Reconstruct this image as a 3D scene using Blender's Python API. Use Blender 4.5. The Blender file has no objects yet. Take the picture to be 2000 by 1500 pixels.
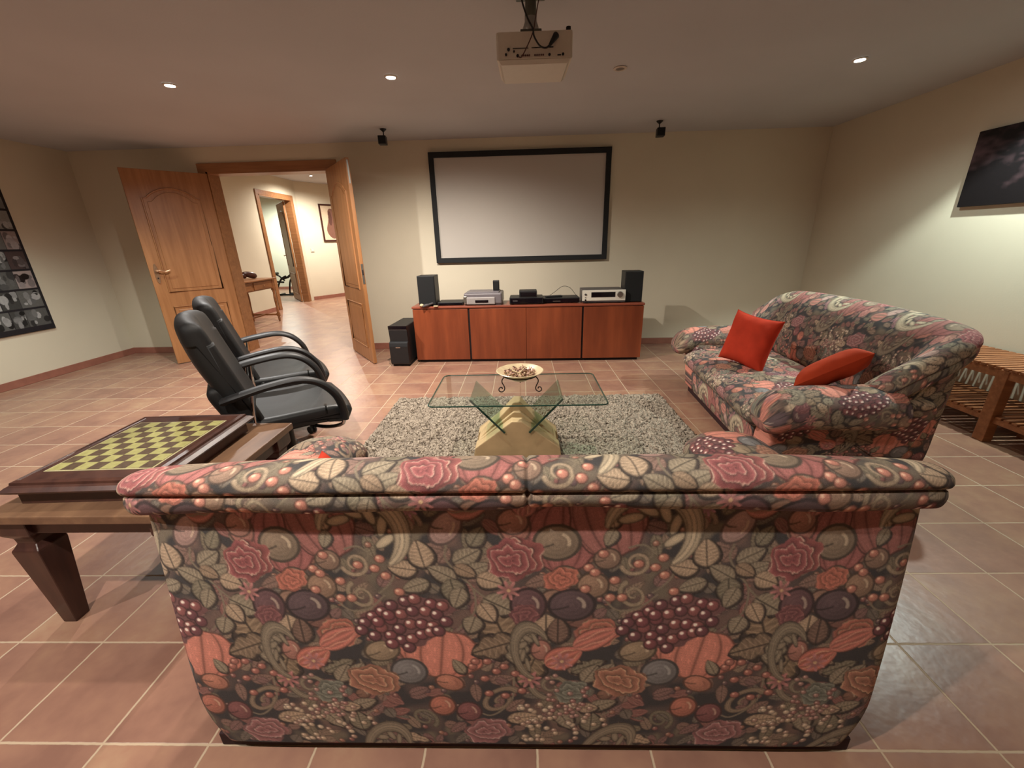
import bpy, bmesh, math, random
import numpy as np
from mathutils import Vector, Matrix, Euler
random.seed(7); rng = np.random.default_rng(7)
scene = bpy.context.scene
COL = scene.collection
PI = math.pi

# ------------------------------------------------------------------ camera, world, exposure
F_PX, PITCH, ROLL, YAW, EYE = 793.8, .33994, -.025587, .029394, 1.25
def cam_axes():
    c, s = math.cos, math.sin
    fwd = Vector((-s(YAW)*c(PITCH), c(YAW)*c(PITCH), -s(PITCH)))
    rt = Vector((c(YAW), s(YAW), 0)); up = rt.cross(fwd)
    return rt*c(ROLL)+up*s(ROLL), -rt*s(ROLL)+up*c(ROLL), fwd
r_, u_, f_ = cam_axes()
cd = bpy.data.cameras.new('camera'); cd.sensor_width = 36; cd.lens = F_PX*36/2000; cd.clip_start = .02
cam = bpy.data.objects.new('camera', cd); COL.objects.link(cam)
cam.matrix_world = Matrix(((r_.x, u_.x, -f_.x, 0), (r_.y, u_.y, -f_.y, 0), (r_.z, u_.z, -f_.z, EYE), (0, 0, 0, 1)))
scene.camera = cam
w = bpy.data.worlds.new('world'); scene.world = w; w.use_nodes = True
w.node_tree.nodes['Background'].inputs[0].default_value = (.9, .85, .8, 1)
w.node_tree.nodes['Background'].inputs[1].default_value = 0.0
scene.view_settings.view_transform = 'Standard'; scene.view_settings.look = 'None'
scene.view_settings.gamma = 1; scene.view_settings.use_curve_mapping = False
scene.view_settings.exposure = EXPOSURE = 0.85
WARM, NEUT, COOL = (1, .91, .80), (1, .96, .91), (.86, 1, .93)
# ceiling downlights: x, y, ceiling height, power, colour, spot angle, blend, label
LAMPS = [
 (-2.33, 3.18, 2.285, 112, NEUT, 150, .8, 'ceiling downlight above the two black chairs'),
 (-.84, 3.18, 2.285, 140, WARM, 150, .8, 'ceiling downlight between the front ceiling speaker and the chairs'),
 (.66, 3.18, 2.285, 0, WARM, 120, .9, 'unlit ceiling downlight beside the projector'),
 (2.18, 3.18, 2.285, 24, COOL, 150, .9, 'ceiling downlight above the right sofa'),
 (-3.88, 3.30, 2.285, 60, COOL, 120, .9, 'ceiling downlight by the photo poster wall'),
 (2.86, 2.66, 2.285, 84, COOL, 106, .3, 'ceiling downlight above the slatted bench'),
 (-2.33, .12, 2.285, 66, NEUT, 135, .9, 'ceiling downlight behind the chess table'),
 (-.84, .12, 2.285, 74, WARM, 150, .9, 'ceiling downlight behind the front sofa'),
 (.66, .12, 2.285, 16, WARM, 150, .9, 'dimmer ceiling downlight behind the front sofa'),
 (-.84, 1.65, 2.285, 34, WARM, 140, .9, 'ceiling downlight above the seat of the front sofa'),
 (-4.29, 9.2, 2.6, 190, WARM, 165, .9, 'ceiling downlight in the hallway'),
 (-3.4, 6.3, 2.6, 110, WARM, 130, .9, 'ceiling downlight in the hallway just past the double door'),
 (-3.6, 10.4, 2.6, 90, WARM, 130, .9, 'ceiling downlight at the far end of the hallway'),
 (-6.7, 11.5, 2.6, 230, COOL, 172, .9, 'ceiling downlight in the exercise room'),
]

# ------------------------------------------------------------------ node material helpers
def lin(c):
    return tuple(((v/255)/12.92 if v/255 <= .04045 else ((v/255+.055)/1.055)**2.4) for v in c)
def new_mat(name):
    m = bpy.data.materials.new(name); m.use_nodes = True
    nt = m.node_tree; return m, nt, nt.nodes['Principled BSDF']
def N(nt, t, **kw):
    n = nt.nodes.new(t)
    for k, v in kw.items(): setattr(n, k, v)
    return n
def math_n(nt, op, a, b=None, c=None):
    n = N(nt, 'ShaderNodeMath', operation=op)
    for i, v in enumerate((a, b, c)):
        if v is None: continue
        if isinstance(v, (int, float)): n.inputs[i].default_value = v
        else: nt.links.new(v, n.inputs[i])
    return n.outputs[0]
def ramp(nt, fac, stops):
    r = N(nt, 'ShaderNodeValToRGB'); cr = r.color_ramp
    while len(cr.elements) > 1: cr.elements.remove(cr.elements[-1])
    cr.elements[0].position = stops[0][0]; cr.elements[0].color = (*stops[0][1], 1)
    for p, c in stops[1:]:
        e = cr.elements.new(p); e.color = (*c, 1)
    nt.links.new(fac, r.inputs[0]); return r.outputs[0]
def noise(nt, scale, detail=3, vec=None, rough=.5):
    n = N(nt, 'ShaderNodeTexNoise'); n.inputs['Scale'].default_value = scale
    n.inputs['Detail'].default_value = detail; n.inputs['Roughness'].default_value = rough
    if vec is not None: nt.links.new(vec, n.inputs['Vector'])
    return n.outputs[0]
def obj_vec(nt, scale=(1, 1, 1), rot=(0, 0, 0)):
    tc = N(nt, 'ShaderNodeTexCoord'); mp = N(nt, 'ShaderNodeMapping')
    mp.inputs['Scale'].default_value = scale; mp.inputs['Rotation'].default_value = rot
    nt.links.new(tc.outputs['Object'], mp.inputs[0]); return mp.outputs[0]
def bump(nt, b, h, strength=.3, dist=.01):
    n = N(nt, 'ShaderNodeBump'); n.inputs['Strength'].default_value = strength; n.inputs['Distance'].default_value = dist
    nt.links.new(h, n.inputs['Height']); nt.links.new(n.outputs[0], b.inputs['Normal']); return n
def plain(name, c, rough=.5, metal=0, var=.08, scale=30, spec=.5, bmp=0, coat=0):
    m, nt, b = new_mat(name); c = lin(c)
    v = obj_vec(nt); n = noise(nt, scale, 3, v)
    lo = tuple(x*(1-var) for x in c); hi = tuple(min(1, x*(1+var)) for x in c)
    nt.links.new(ramp(nt, n, [(.3, lo), (.7, hi)]), b.inputs['Base Color'])
    b.inputs['Roughness'].default_value = rough; b.inputs['Metallic'].default_value = metal
    b.inputs['Specular IOR Level'].default_value = spec; b.inputs['Coat Weight'].default_value = coat
    if bmp: bump(nt, b, noise(nt, scale*4, 2, v), bmp, .002)
    return m
def wood(name, c1, c2, grain=(30, 30, 2), rough=.4, rot=(0, 0, 0), spec=.5):
    m, nt, b = new_mat(name)
    v = obj_vec(nt, grain, rot); n = noise(nt, 1.0, 6, v, .6)
    n2 = noise(nt, 2.2, 2, obj_vec(nt))
    f = math_n(nt, 'ADD', math_n(nt, 'MULTIPLY', n, .8), math_n(nt, 'MULTIPLY', n2, .25))
    nt.links.new(ramp(nt, f, [(.35, lin(c1)), (.52, lin(tuple((a+d)/2 for a, d in zip(c1, c2)))), (.68, lin(c2))]), b.inputs['Base Color'])
    b.inputs['Roughness'].default_value = rough; b.inputs['Specular IOR Level'].default_value = spec
    bump(nt, b, n, .12, .002); return m
def attr_mat(name, rough=.9, weave=900, bmp=.25, var=.12, sheen=.0):
    m, nt, b = new_mat(name)
    a = N(nt, 'ShaderNodeVertexColor', layer_name='Col')
    v = obj_vec(nt); n = noise(nt, weave, 1, v)
    mx = N(nt, 'ShaderNodeMix', data_type='RGBA', blend_type='MULTIPLY'); mx.inputs[0].default_value = 1
    nt.links.new(a.outputs[0], mx.inputs[6])
    nt.links.new(ramp(nt, n, [(.25, (1-var*2,)*3), (.75, (1+var,)*3)]), mx.inputs[7])
    nt.links.new(mx.outputs[2], b.inputs['Base Color'])
    b.inputs['Roughness'].default_value = rough; b.inputs['Specular IOR Level'].default_value = .25
    b.inputs['Sheen Weight'].default_value = sheen
    if bmp: bump(nt, b, n, bmp, .002)
    return m
def emit(name, c, s):
    m, nt, b = new_mat(name); b.inputs['Base Color'].default_value = (1, 1, 1, 1)
    b.inputs['Emission Color'].default_value = (*c, 1); b.inputs['Emission Strength'].default_value = s; return m
def glass(name, tint, rough=0.02):
    m, nt, b = new_mat(name); nt.nodes.remove(b)
    tr = N(nt, 'ShaderNodeBsdfTransparent'); tr.inputs[0].default_value = (*tint, 1)
    gl = N(nt, 'ShaderNodeBsdfGlossy'); gl.inputs['Roughness'].default_value = rough
    lw = N(nt, 'ShaderNodeLayerWeight'); lw.inputs[0].default_value = .5
    fr = math_n(nt, 'ADD', math_n(nt, 'MULTIPLY', math_n(nt, 'POWER', lw.outputs['Facing'], 5.0), .75), .035)
    mx = N(nt, 'ShaderNodeMixShader'); nt.links.new(fr, mx.inputs[0])
    nt.links.new(tr.outputs[0], mx.inputs[1]); nt.links.new(gl.outputs[0], mx.inputs[2])
    nt.links.new(mx.outputs[0], nt.nodes['Material Output'].inputs[0]); return m

M = {}
def plaster(name, c):
    m, nt, b = new_mat(name); v = obj_vec(nt)
    n = noise(nt, 1.3, 3, v); c = lin(c)
    nt.links.new(ramp(nt, n, [(.3, tuple(x*.96 for x in c)), (.7, tuple(min(1, x*1.03) for x in c))]), b.inputs['Base Color'])
    b.inputs['Roughness'].default_value = .9; b.inputs['Specular IOR Level'].default_value = .2
    bump(nt, b, noise(nt, 90, 4, v), .12, .004); return m
M['wall'] = plaster('cream_plaster', (212, 203, 182))
M['ceil'] = plaster('ceiling_paint', (186, 187, 189))
def tile_floor():
    m, nt, b = new_mat('terracotta_tiles'); S = .2915
    g = N(nt, 'ShaderNodeNewGeometry'); sx = N(nt, 'ShaderNodeSeparateXYZ'); nt.links.new(g.outputs['Position'], sx.inputs[0])
    px = math_n(nt, 'DIVIDE', math_n(nt, 'SUBTRACT', sx.outputs[0], .021), S)
    py = math_n(nt, 'DIVIDE', math_n(nt, 'SUBTRACT', sx.outputs[1], .684), S)
    wob = math_n(nt, 'MULTIPLY', math_n(nt, 'SUBTRACT', noise(nt, 40, 2, g.outputs['Position']), .5), .012)
    def edge(p):
        fr = math_n(nt, 'FRACT', math_n(nt, 'ADD', p, wob))
        return math_n(nt, 'MINIMUM', fr, math_n(nt, 'SUBTRACT', 1.0, fr))
    e = math_n(nt, 'MINIMUM', edge(px), edge(py))
    grout = N(nt, 'ShaderNodeMapRange'); grout.inputs[1].default_value = .007; grout.inputs[2].default_value = .014
    nt.links.new(e, grout.inputs[0])
    cb = N(nt, 'ShaderNodeCombineXYZ'); nt.links.new(math_n(nt, 'FLOOR', px), cb.inputs[0]); nt.links.new(math_n(nt, 'FLOOR', py), cb.inputs[1])
    wn = N(nt, 'ShaderNodeTexWhiteNoise'); nt.links.new(cb.outputs[0], wn.inputs[0])
    off = N(nt, 'ShaderNodeVectorMath', operation='MULTIPLY_ADD')
    nt.links.new(wn.outputs['Color'], off.inputs[0]); off.inputs[1].default_value = (9, 9, 9); nt.links.new(g.outputs['Position'], off.inputs[2])
    n1 = noise(nt, 4.5, 4, off.outputs[0], .55); n2 = noise(nt, 28, 4, g.outputs['Position'])
    f = math_n(nt, 'ADD', math_n(nt, 'MULTIPLY', n1, .75), math_n(nt, 'ADD', math_n(nt, 'MULTIPLY', n2, .2), math_n(nt, 'MULTIPLY', math_n(nt, 'SUBTRACT', wn.outputs['Value'], .5), .12)))
    tile = ramp(nt, f, [(.28, lin((134, 98, 84))), (.42, lin((148, 110, 93))), (.54, lin((158, 120, 99))), (.68, lin((168, 136, 110)))])
    mx = N(nt, 'ShaderNodeMix', data_type='RGBA'); nt.links.new(grout.outputs[0], mx.inputs[0])
    mx.inputs[6].default_value = (*lin((186, 164, 138)), 1); nt.links.new(tile, mx.inputs[7])
    nt.links.new(mx.outputs[2], b.inputs['Base Color'])
    rr = N(nt, 'ShaderNodeMapRange'); rr.inputs[3].default_value = .75; rr.inputs[4].default_value = .33; nt.links.new(grout.outputs[0], rr.inputs[0])
    nt.links.new(rr.outputs[0], b.inputs['Roughness']); b.inputs['Specular IOR Level'].default_value = .45
    n3 = noise(nt, 26, 2, g.outputs['Position'])
    h = math_n(nt, 'ADD', math_n(nt, 'MULTIPLY', grout.outputs[0], .6), math_n(nt, 'MULTIPLY', n3, .55))
    bump(nt, b, h, .45, .004); return m
M['floor'] = tile_floor()
M['skirt'] = plain('terracotta_skirting', (150, 98, 82), .45, scale=12, var=.12)
M['oak'] = wood('honey_oak', (138, 92, 54), (166, 116, 74), (26, 26, 1.6), .38)
M['oakh'] = wood('honey_oak_horizontal', (132, 88, 54), (160, 112, 72), (1.6, 26, 26), .4)
M['cherry'] = wood('cherry_veneer', (108, 50, 28), (140, 70, 40), (9, 9, 1.0), .38)
M['cherryd'] = wood('cherry_edge', (120, 58, 42), (146, 78, 56), (1.5, 20, 20), .3)
M['walnut'] = wood('dark_mahogany', (54, 33, 30), (84, 54, 44), (20, 20, 2), .32)
M['walnuttop'] = wood('brown_table_top', (96, 70, 54), (136, 104, 78), (14, 2, 14), .34)
M['benchw'] = wood('teak_slats', (128, 78, 46), (170, 110, 70), (4, 30, 30), .5)
M['hallwood'] = wood('walnut_hall_table', (112, 70, 38), (150, 98, 58), (20, 3, 20), .4)
M['black'] = plain('black_plastic', (24, 24, 26), .5, var=.1)
M['blackm'] = plain('black_satin_metal', (24, 24, 25), .35, metal=.3)
M['frame'] = plain('black_velvet_frame', (22, 24, 26), .8)
M['cloth'] = plain('black_speaker_cloth', (20, 21, 22), .95, bmp=.4, scale=200)
M['leather'] = plain('black_leather', (26, 28, 29), .46, scale=18, bmp=.15, var=.15)
M['leatherb'] = plain('black_leather_back', (20, 20, 21), .6, scale=18, bmp=.15, var=.15)
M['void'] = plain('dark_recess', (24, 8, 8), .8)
M['chrome'] = plain('chrome', (205, 205, 205), .12, metal=1, var=.02)
M['steel'] = plain('brushed_steel', (150, 148, 142), .35, metal=.9, var=.05)
M['brass'] = plain('pale_brass', (196, 160, 128), .25, metal=.8)
M['iron'] = plain('wrought_iron', (38, 28, 24), .5, metal=.4)
M['screen'] = plain('projection_fabric', (190, 184, 176), .85, var=.01, scale=2)
M['silver'] = plain('silver_plastic', (216, 212, 200), .35, var=.03)
M['grey'] = plain('grey_plastic', (108, 102, 106), .4, var=.05)
M['greyl'] = plain('light_grey_plastic', (150, 144, 142), .4, var=.05)
M['greyd'] = plain('dark_grey_plastic', (70, 66, 68), .45)
M['display'] = plain('black_display', (10, 6, 14), .1)
M['white'] = plain('white_plastic', (196, 190, 176), .4, var=.02)
M['projb'] = plain('projector_casing', (204, 196, 180), .45, var=.03)
M['mount'] = plain('grey_mount_metal', (96, 98, 88), .4, metal=.5)
M['cable'] = plain('black_cable', (16, 14, 14), .5)
M['cableb'] = plain('brown_cable', (70, 30, 22), .5)
M['stone'] = plain('sand_coloured_stone', (190, 162, 122), .75, var=.12, scale=9, bmp=.3)
M['orange'] = plain('orange_cotton', (192, 60, 38), .85, var=.1, scale=14, bmp=.3, spec=.2)
M['orange2'] = plain('dark_orange_cotton', (176, 62, 32), .85, var=.1, scale=14, bmp=.3, spec=.2)
M['bowl'] = plain('cream_ceramic', (206, 186, 150), .3, var=.12, scale=25)
M['shell'] = plain('dried_potpourri', (176, 140, 116), .7, var=.25, scale=60)
M['shelld'] = plain('dark_dried_petals', (96, 60, 48), .8, var=.3, scale=60)
M['glass'] = glass('green_tinted_glass', (.94, .975, .96))
M['fin'] = glass('green_glass_fin', (.74, .88, .82))
M['glasse'] = plain('green_glass_edge', (36, 66, 56), .1)
M['tire'] = plain('black_rubber', (20, 20, 20), .8)
M['plinth'] = plain('dark_red_plinth', (46, 20, 22), .8)
M['brownorn'] = plain('dark_brown_wood_carving', (62, 30, 24), .35, var=.2)
M['fabric'] = attr_mat('floral_tapestry', weave=700, bmp=.35)
M['print'] = attr_mat('printed_paper', rough=.5, weave=60, bmp=0, var=.05)
M['pile'] = attr_mat('shaggy_pile', rough=1, weave=300, bmp=.6, var=.2)

# ------------------------------------------------------------------ object helpers
def tag(o, label=None, cat=None, group=None, kind=None):
    if label: o['label'] = label
    if cat: o['category'] = cat
    if group: o['group'] = group
    if kind: o['kind'] = kind
    return o
def thing(name, label, cat, loc=(0, 0, 0), rotz=0, group=None, kind=None):
    o = bpy.data.objects.new(name, None); COL.objects.link(o); o.empty_display_size = .1
    o.location = loc; o.rotation_euler = (0, 0, rotz); return tag(o, label, cat, group, kind)
def link_mesh(name, me, m, parent=None, smooth=False):
    if isinstance(m, str): m = M[m]
    me.materials.append(m)
    if smooth: me.polygons.foreach_set('use_smooth', [True]*len(me.polygons))
    o = bpy.data.objects.new(name, me); COL.objects.link(o)
    if parent: o.parent = parent
    return o
class MB:
    def __init__(s): s.bm = bmesh.new(); s.smooth = False
    def _add(s, t, mtx=None):
        if mtx is not None: bmesh.ops.transform(t, matrix=mtx, verts=t.verts)
        me = bpy.data.meshes.new('tmp'); t.to_mesh(me); s.bm.from_mesh(me); bpy.data.meshes.remove(me); t.free(); return s
    def box(s, x0, x1, y0, y1, z0, z1, bev=0, mtx=None, seg=2):
        t = bmesh.new(); bmesh.ops.create_cube(t, size=1)
        for v in t.verts:
            v.co = Vector(((x0+x1)/2+v.co.x*(x1-x0), (y0+y1)/2+v.co.y*(y1-y0), (z0+z1)/2+v.co.z*(z1-z0)))
        if bev: bmesh.ops.bevel(t, geom=list(t.edges), offset=bev, segments=seg, profile=.5, affect='EDGES')
        return s._add(t, mtx)
    def prism(s, pts, axis, a0, a1, bev=0, mtx=None):
        # pts: 2D polygon; axis 'x' -> (y,z), 'y' -> (x,z), 'z' -> (x,y)
        f = {'x': lambda p, a: (a, p[0], p[1]), 'y': lambda p, a: (p[0], a, p[1]), 'z': lambda p, a: (p[0], p[1], a)}[axis]
        t = bmesh.new(); A = [t.verts.new(f(p, a0)) for p in pts]; B = [t.verts.new(f(p, a1)) for p in pts]; n = len(pts)
        t.faces.new(A); t.faces.new(B[::-1])
        for i in range(n): t.faces.new((A[i], B[i], B[(i+1) % n], A[(i+1) % n]))
        bmesh.ops.recalc_face_normals(t, faces=t.faces)
        if bev: bmesh.ops.bevel(t, geom=list(t.edges), offset=bev, segments=2, profile=.5, affect='EDGES')
        return s._add(t, mtx)
    def lathe(s, prof, n=32, loc=(0, 0, 0), mtx=None):
        t = bmesh.new(); rings = []
        for r, z in prof:
            if r < 1e-5: rings.append([t.verts.new((loc[0], loc[1], loc[2]+z))])
            else: rings.append([t.verts.new((loc[0]+r*math.cos(2*PI*i/n), loc[1]+r*math.sin(2*PI*i/n), loc[2]+z)) for i in range(n)])
        for a, b in zip(rings, rings[1:]):
            for i in range(n):
                j = (i+1) % n
                if len(a) == 1 and len(b) == 1: continue
                if len(a) == 1: t.faces.new((a[0], b[i], b[j]))
                elif len(b) == 1: t.faces.new((a[i], b[0], a[j]))
                else: t.faces.new((a[i], b[i], b[j], a[j]))
        bmesh.ops.recalc_face_normals(t, faces=t.faces); return s._add(t, mtx)
    def cyl(s, p, q, r, r2=None, n=16):
        return s.tube([p, q], r if r2 is None else [r, r2], n)
    def tube(s, pts, r, n=10, ry=None, up=None, closed=False):
        pts = [Vector(p) for p in pts]; k = len(pts)
        rs = r if isinstance(r, (list, tuple)) else [r]*k
        t = bmesh.new(); rings = []; prev = None
        for i, p in enumerate(pts):
            if closed: d = pts[(i+1) % k]-pts[i-1]
            else: d = (pts[min(i+1, k-1)]-pts[max(i-1, 0)])
            d.normalize()
            if up is not None: a = Vector(up)
            elif prev is None: a = Vector((0, 0, 1)) if abs(d.z) < .9 else Vector((1, 0, 0))
            else: a = prev
            a = (a-d*a.dot(d)).normalized(); prev = a; b = d.cross(a)
            rb = rs[i] if ry is None else ry
            rings.append([t.verts.new(p+a*rs[i]*math.cos(2*PI*j/n)+b*rb*math.sin(2*PI*j/n)) for j in range(n)])
        pr = list(zip(rings, rings[1:]))
        if closed: pr.append((rings[-1], rings[0]))
        for A, B in pr:
            for j in range(n): t.faces.new((A[j], A[(j+1) % n], B[(j+1) % n], B[j]))
        if not closed: t.faces.new(rings[0][::-1]); t.faces.new(rings[-1])
        bmesh.ops.recalc_face_normals(t, faces=t.faces); return s._add(t)
    def build(s, name, m, parent=None, smooth=None):
        me = bpy.data.meshes.new(name); s.bm.to_mesh(me); s.bm.free()
        o = link_mesh(name, me, m, parent)
        if smooth:
            me.polygons.foreach_set('use_smooth', [True]*len(me.polygons))
            me.set_sharp_from_angle(angle=math.radians(40))
        return o
def spline(pts, n=8, closed=False):
    pts = [np.array(p, float) for p in pts]; k = len(pts); out = []
    rngk = range(k) if closed else range(k-1)
    for i in rngk:
        p0 = pts[(i-1) % k] if closed or i > 0 else pts[0]; p1 = pts[i]; p2 = pts[(i+1) % k]
        p3 = pts[(i+2) % k] if closed or i+2 < k else pts[-1]
        for j in range(n):
            t = j/n
            out.append(.5*((2*p1)+(-p0+p2)*t+(2*p0-5*p1+4*p2-p3)*t*t+(-p0+3*p1-3*p2+p3)*t**3))
    if not closed: out.append(pts[-1])
    return np.array(out)
def resample(P, res, closed=True):
    Q = np.vstack([P, P[:1]]) if closed else P
    d = np.r_[0, np.cumsum(np.hypot(*(np.diff(Q, axis=0).T)))]
    n = max(8, int(d[-1]/res)); s = np.linspace(0, d[-1], n+1)[:-1 if closed else None]
    return np.column_stack([np.interp(s, d, Q[:, 0]), np.interp(s, d, Q[:, 1])]), s
def grid_obj(name, P, m, parent=None, closed=True, colors=None, cap=False, flip=False):
    n, k = P.shape[:2]; V = P.reshape(-1, 3); nv = len(V)
    i = np.arange(n-1)[:, None]; j = np.arange(k if closed else k-1)[None, :]; j2 = (j+1) % k
    q = np.stack([i*k+j, (i+1)*k+j, (i+1)*k+j2, i*k+j2], -1).reshape(-1, 4)
    if flip: q = q[:, ::-1]
    extra = []; ev = []
    if cap:
        for row, rev in ((0, False), (n-1, True)):
            c = P[row].mean(0); ev.append(c); ci = nv+len(ev)-1
            ring = row*k+np.arange(k); r2 = np.roll(ring, -1)
            tri = np.stack([np.full(k, ci), ring, r2] if not rev else [np.full(k, ci), r2, ring], -1)
            if flip: tri = tri[:, ::-1]
            extra.append(tri)
    if ev: V = np.vstack([V, np.array(ev)])
    me = bpy.data.meshes.new(name)
    tris = np.vstack(extra) if extra else np.zeros((0, 3), int)
    loops = np.concatenate([q.ravel(), tris.ravel()]).astype(np.int32)
    starts = np.concatenate([np.arange(len(q))*4, len(q)*4+np.arange(len(tris))*3]).astype(np.int32)
    me.vertices.add(len(V)); me.vertices.foreach_set('co', V.astype(np.float32).ravel())
    me.loops.add(len(loops)); me.loops.foreach_set('vertex_index', loops)
    me.polygons.add(len(starts)); me.polygons.foreach_set('loop_start', starts)
    me.update(calc_edges=True); me.validate()
    if colors is not None:
        Cc = colors.reshape(-1, 3)
        if ev: Cc = np.vstack([Cc, np.tile(Cc.mean(0), (len(ev), 1))])
        a = me.color_attributes.new('Col', 'FLOAT_COLOR', 'POINT')
        a.data.foreach_set('color', np.column_stack([Cc, np.ones(len(Cc))]).astype(np.float32).ravel())
    return link_mesh(name, me, m, parent, True)
def copy_tree(o, parent=None):
    c = o.copy(); COL.objects.link(c)
    if parent is not None: c.parent = parent
    for ch in list(o.children): copy_tree(ch, c)
    return c

# ------------------------------------------------------------------ the room shell
def struct(name, mb, m, parent=None, smooth=None):
    o = mb.build(name, m, parent, smooth)
    if parent is None: o['kind'] = 'structure'
    return o
XL, XR, YB, YF, ZC = -4.97, 3.27, -2.4, 4.95, 2.285     # left, right, back, far wall, ceiling
WT = .16                                                # thickness of the far wall
DX0, DX1, DZ = -3.47, -2.085, 2.04                      # double door opening
HXL, HZC = -5.02, 2.6                                   # hallway left wall and ceiling
struct('floor', MB().box(-9, 4, YB-.2, 16, -.1, 0), 'floor')
struct('ceiling', MB().box(XL-.1, XR+.1, YB-.1, YF+.01, ZC, ZC+.1), 'ceil')
struct('wall_far', MB().box(XL-.1, DX0, YF, YF+WT, 0, HZC+.1).box(DX1, XR+.1, YF, YF+WT, 0, HZC+.1).box(DX0, DX1, YF, YF+WT, DZ, HZC+.1), 'wall')
struct('wall_left', MB().box(XL-.1, XL, YB, YF, 0, ZC+.1), 'wall')
struct('wall_right', MB().box(XR, XR+.1, YB, YF, 0, ZC+.1), 'wall')
struct('wall_back', MB().box(XL-.1, XR+.1, YB-.1, YB, 0, ZC+.1), 'wall')
def skirt(name, x0, y0, x1, y1, side=1, t=.012, h=.075):
    d = Vector((x1-x0, y1-y0, 0)); L = d.length; a = math.atan2(d.y, d.x)
    mt = Matrix.Translation((x0, y0, 0)) @ Matrix.Rotation(a, 4, 'Z')
    mb = MB(); k = 0; step = .2915
    mb.box(0, L, *((-t, 0) if side < 0 else (0, t)), 0, h, .003, mt)
    return struct(name, mb, 'skirt')
skirt('baseboard_far_left', XL, YF, DX0-.075, YF, -1)
skirt('baseboard_far_right', DX1+.08, YF, XR, YF, -1)
skirt('baseboard_left', XL, YB, XL, YF, -1)
skirt('baseboard_right', XR, YB, XR, YF, 1)

# hallway behind the double door, the wall beyond it and the exercise room
H_Y0, H_Y1, HD0, HD1, HDZ = YF+WT, 9.85, 8.42, 9.60, 2.20
struct('wall_hallway_left', MB().box(HXL-.12, HXL, H_Y0, HD0, 0, HZC).box(HXL-.12, HXL, HD1, H_Y1, 0, HZC).box(HXL-.12, HXL, HD0, HD1, HDZ, HZC), 'wall')
ANG = math.atan2(.83, .56); AL = 4.4
amt = Matrix.Translation((HXL, H_Y1, 0)) @ Matrix.Rotation(ANG, 4, 'Z')
struct('wall_hallway_end', MB().box(0, AL, 0, .12, 0, HZC, 0, amt), 'wall')
struct('baseboard_hallway_end', MB().box(0, AL, -.012, 0, 0, .08, .003, amt), 'skirt')
struct('baseboard_hallway_left', MB().box(HXL, HXL+.012, H_Y0, HD0-.1, 0, .08, .003), 'skirt')
struct('wall_hallway_right', MB().box(-1.9, -1.78, H_Y0, 14, 0, HZC), 'wall')
struct('ceiling_hallway', MB().box(-9, -1.7, H_Y0-.01, 14.5, HZC, HZC+.1), 'ceil')
struct('wall_gym_far', MB().box(-9, -4.2, 12.6, 12.7, 0, HZC), 'wall')
struct('wall_gym_left', MB().box(-9, -8.9, 7, 12.7, 0, HZC), 'wall')
struct('wall_gym_near', MB().box(-9, HXL-.1, 7.6, 7.7, 0, HZC), 'wall')
struct('baseboard_gym', MB().box(-8.9, -5.0, 12.588, 12.6, 0, .08, .003), 'skirt')

# ------------------------------------------------------------------ door frames and leaves
def casing(name, x0, x1, z1, t=.018, w_=.085, depth=WT, y=YF):
    mb = MB()
    for yy0, yy1 in ((y-t, y), (y+depth, y+depth+t)):
        mb.box(x0-w_, x0, yy0, yy1, 0, z1+w_, .004).box(x1, x1+w_, yy0, yy1, 0, z1+w_, .004).box(x0-w_+.002, x1+w_-.002, yy0-.001, yy1, z1, z1+w_, .004)
    mb.box(x0, x0+.022, y-t+.002, y+depth+.01, 0, z1).box(x1-.022, x1, y-t+.002, y+depth+.01, 0, z1).box(x0, x1, y-t+.002, y+depth+.01, z1-.022, z1)
    return mb
struct('trim_1', casing('c', DX0, DX1, DZ), 'oakh')
# hallway door frame: casing built in a local frame and turned onto the X wall
mt = Matrix.Translation((HXL, HD0, 0)) @ Matrix.Rotation(PI/2, 4, 'Z')
tr = casing('c', 0, HD1-HD0, HDZ, depth=.12, y=0); bmesh.ops.transform(tr.bm, matrix=mt, verts=tr.bm.verts)
struct('trim_2', tr, 'oakh')

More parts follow.
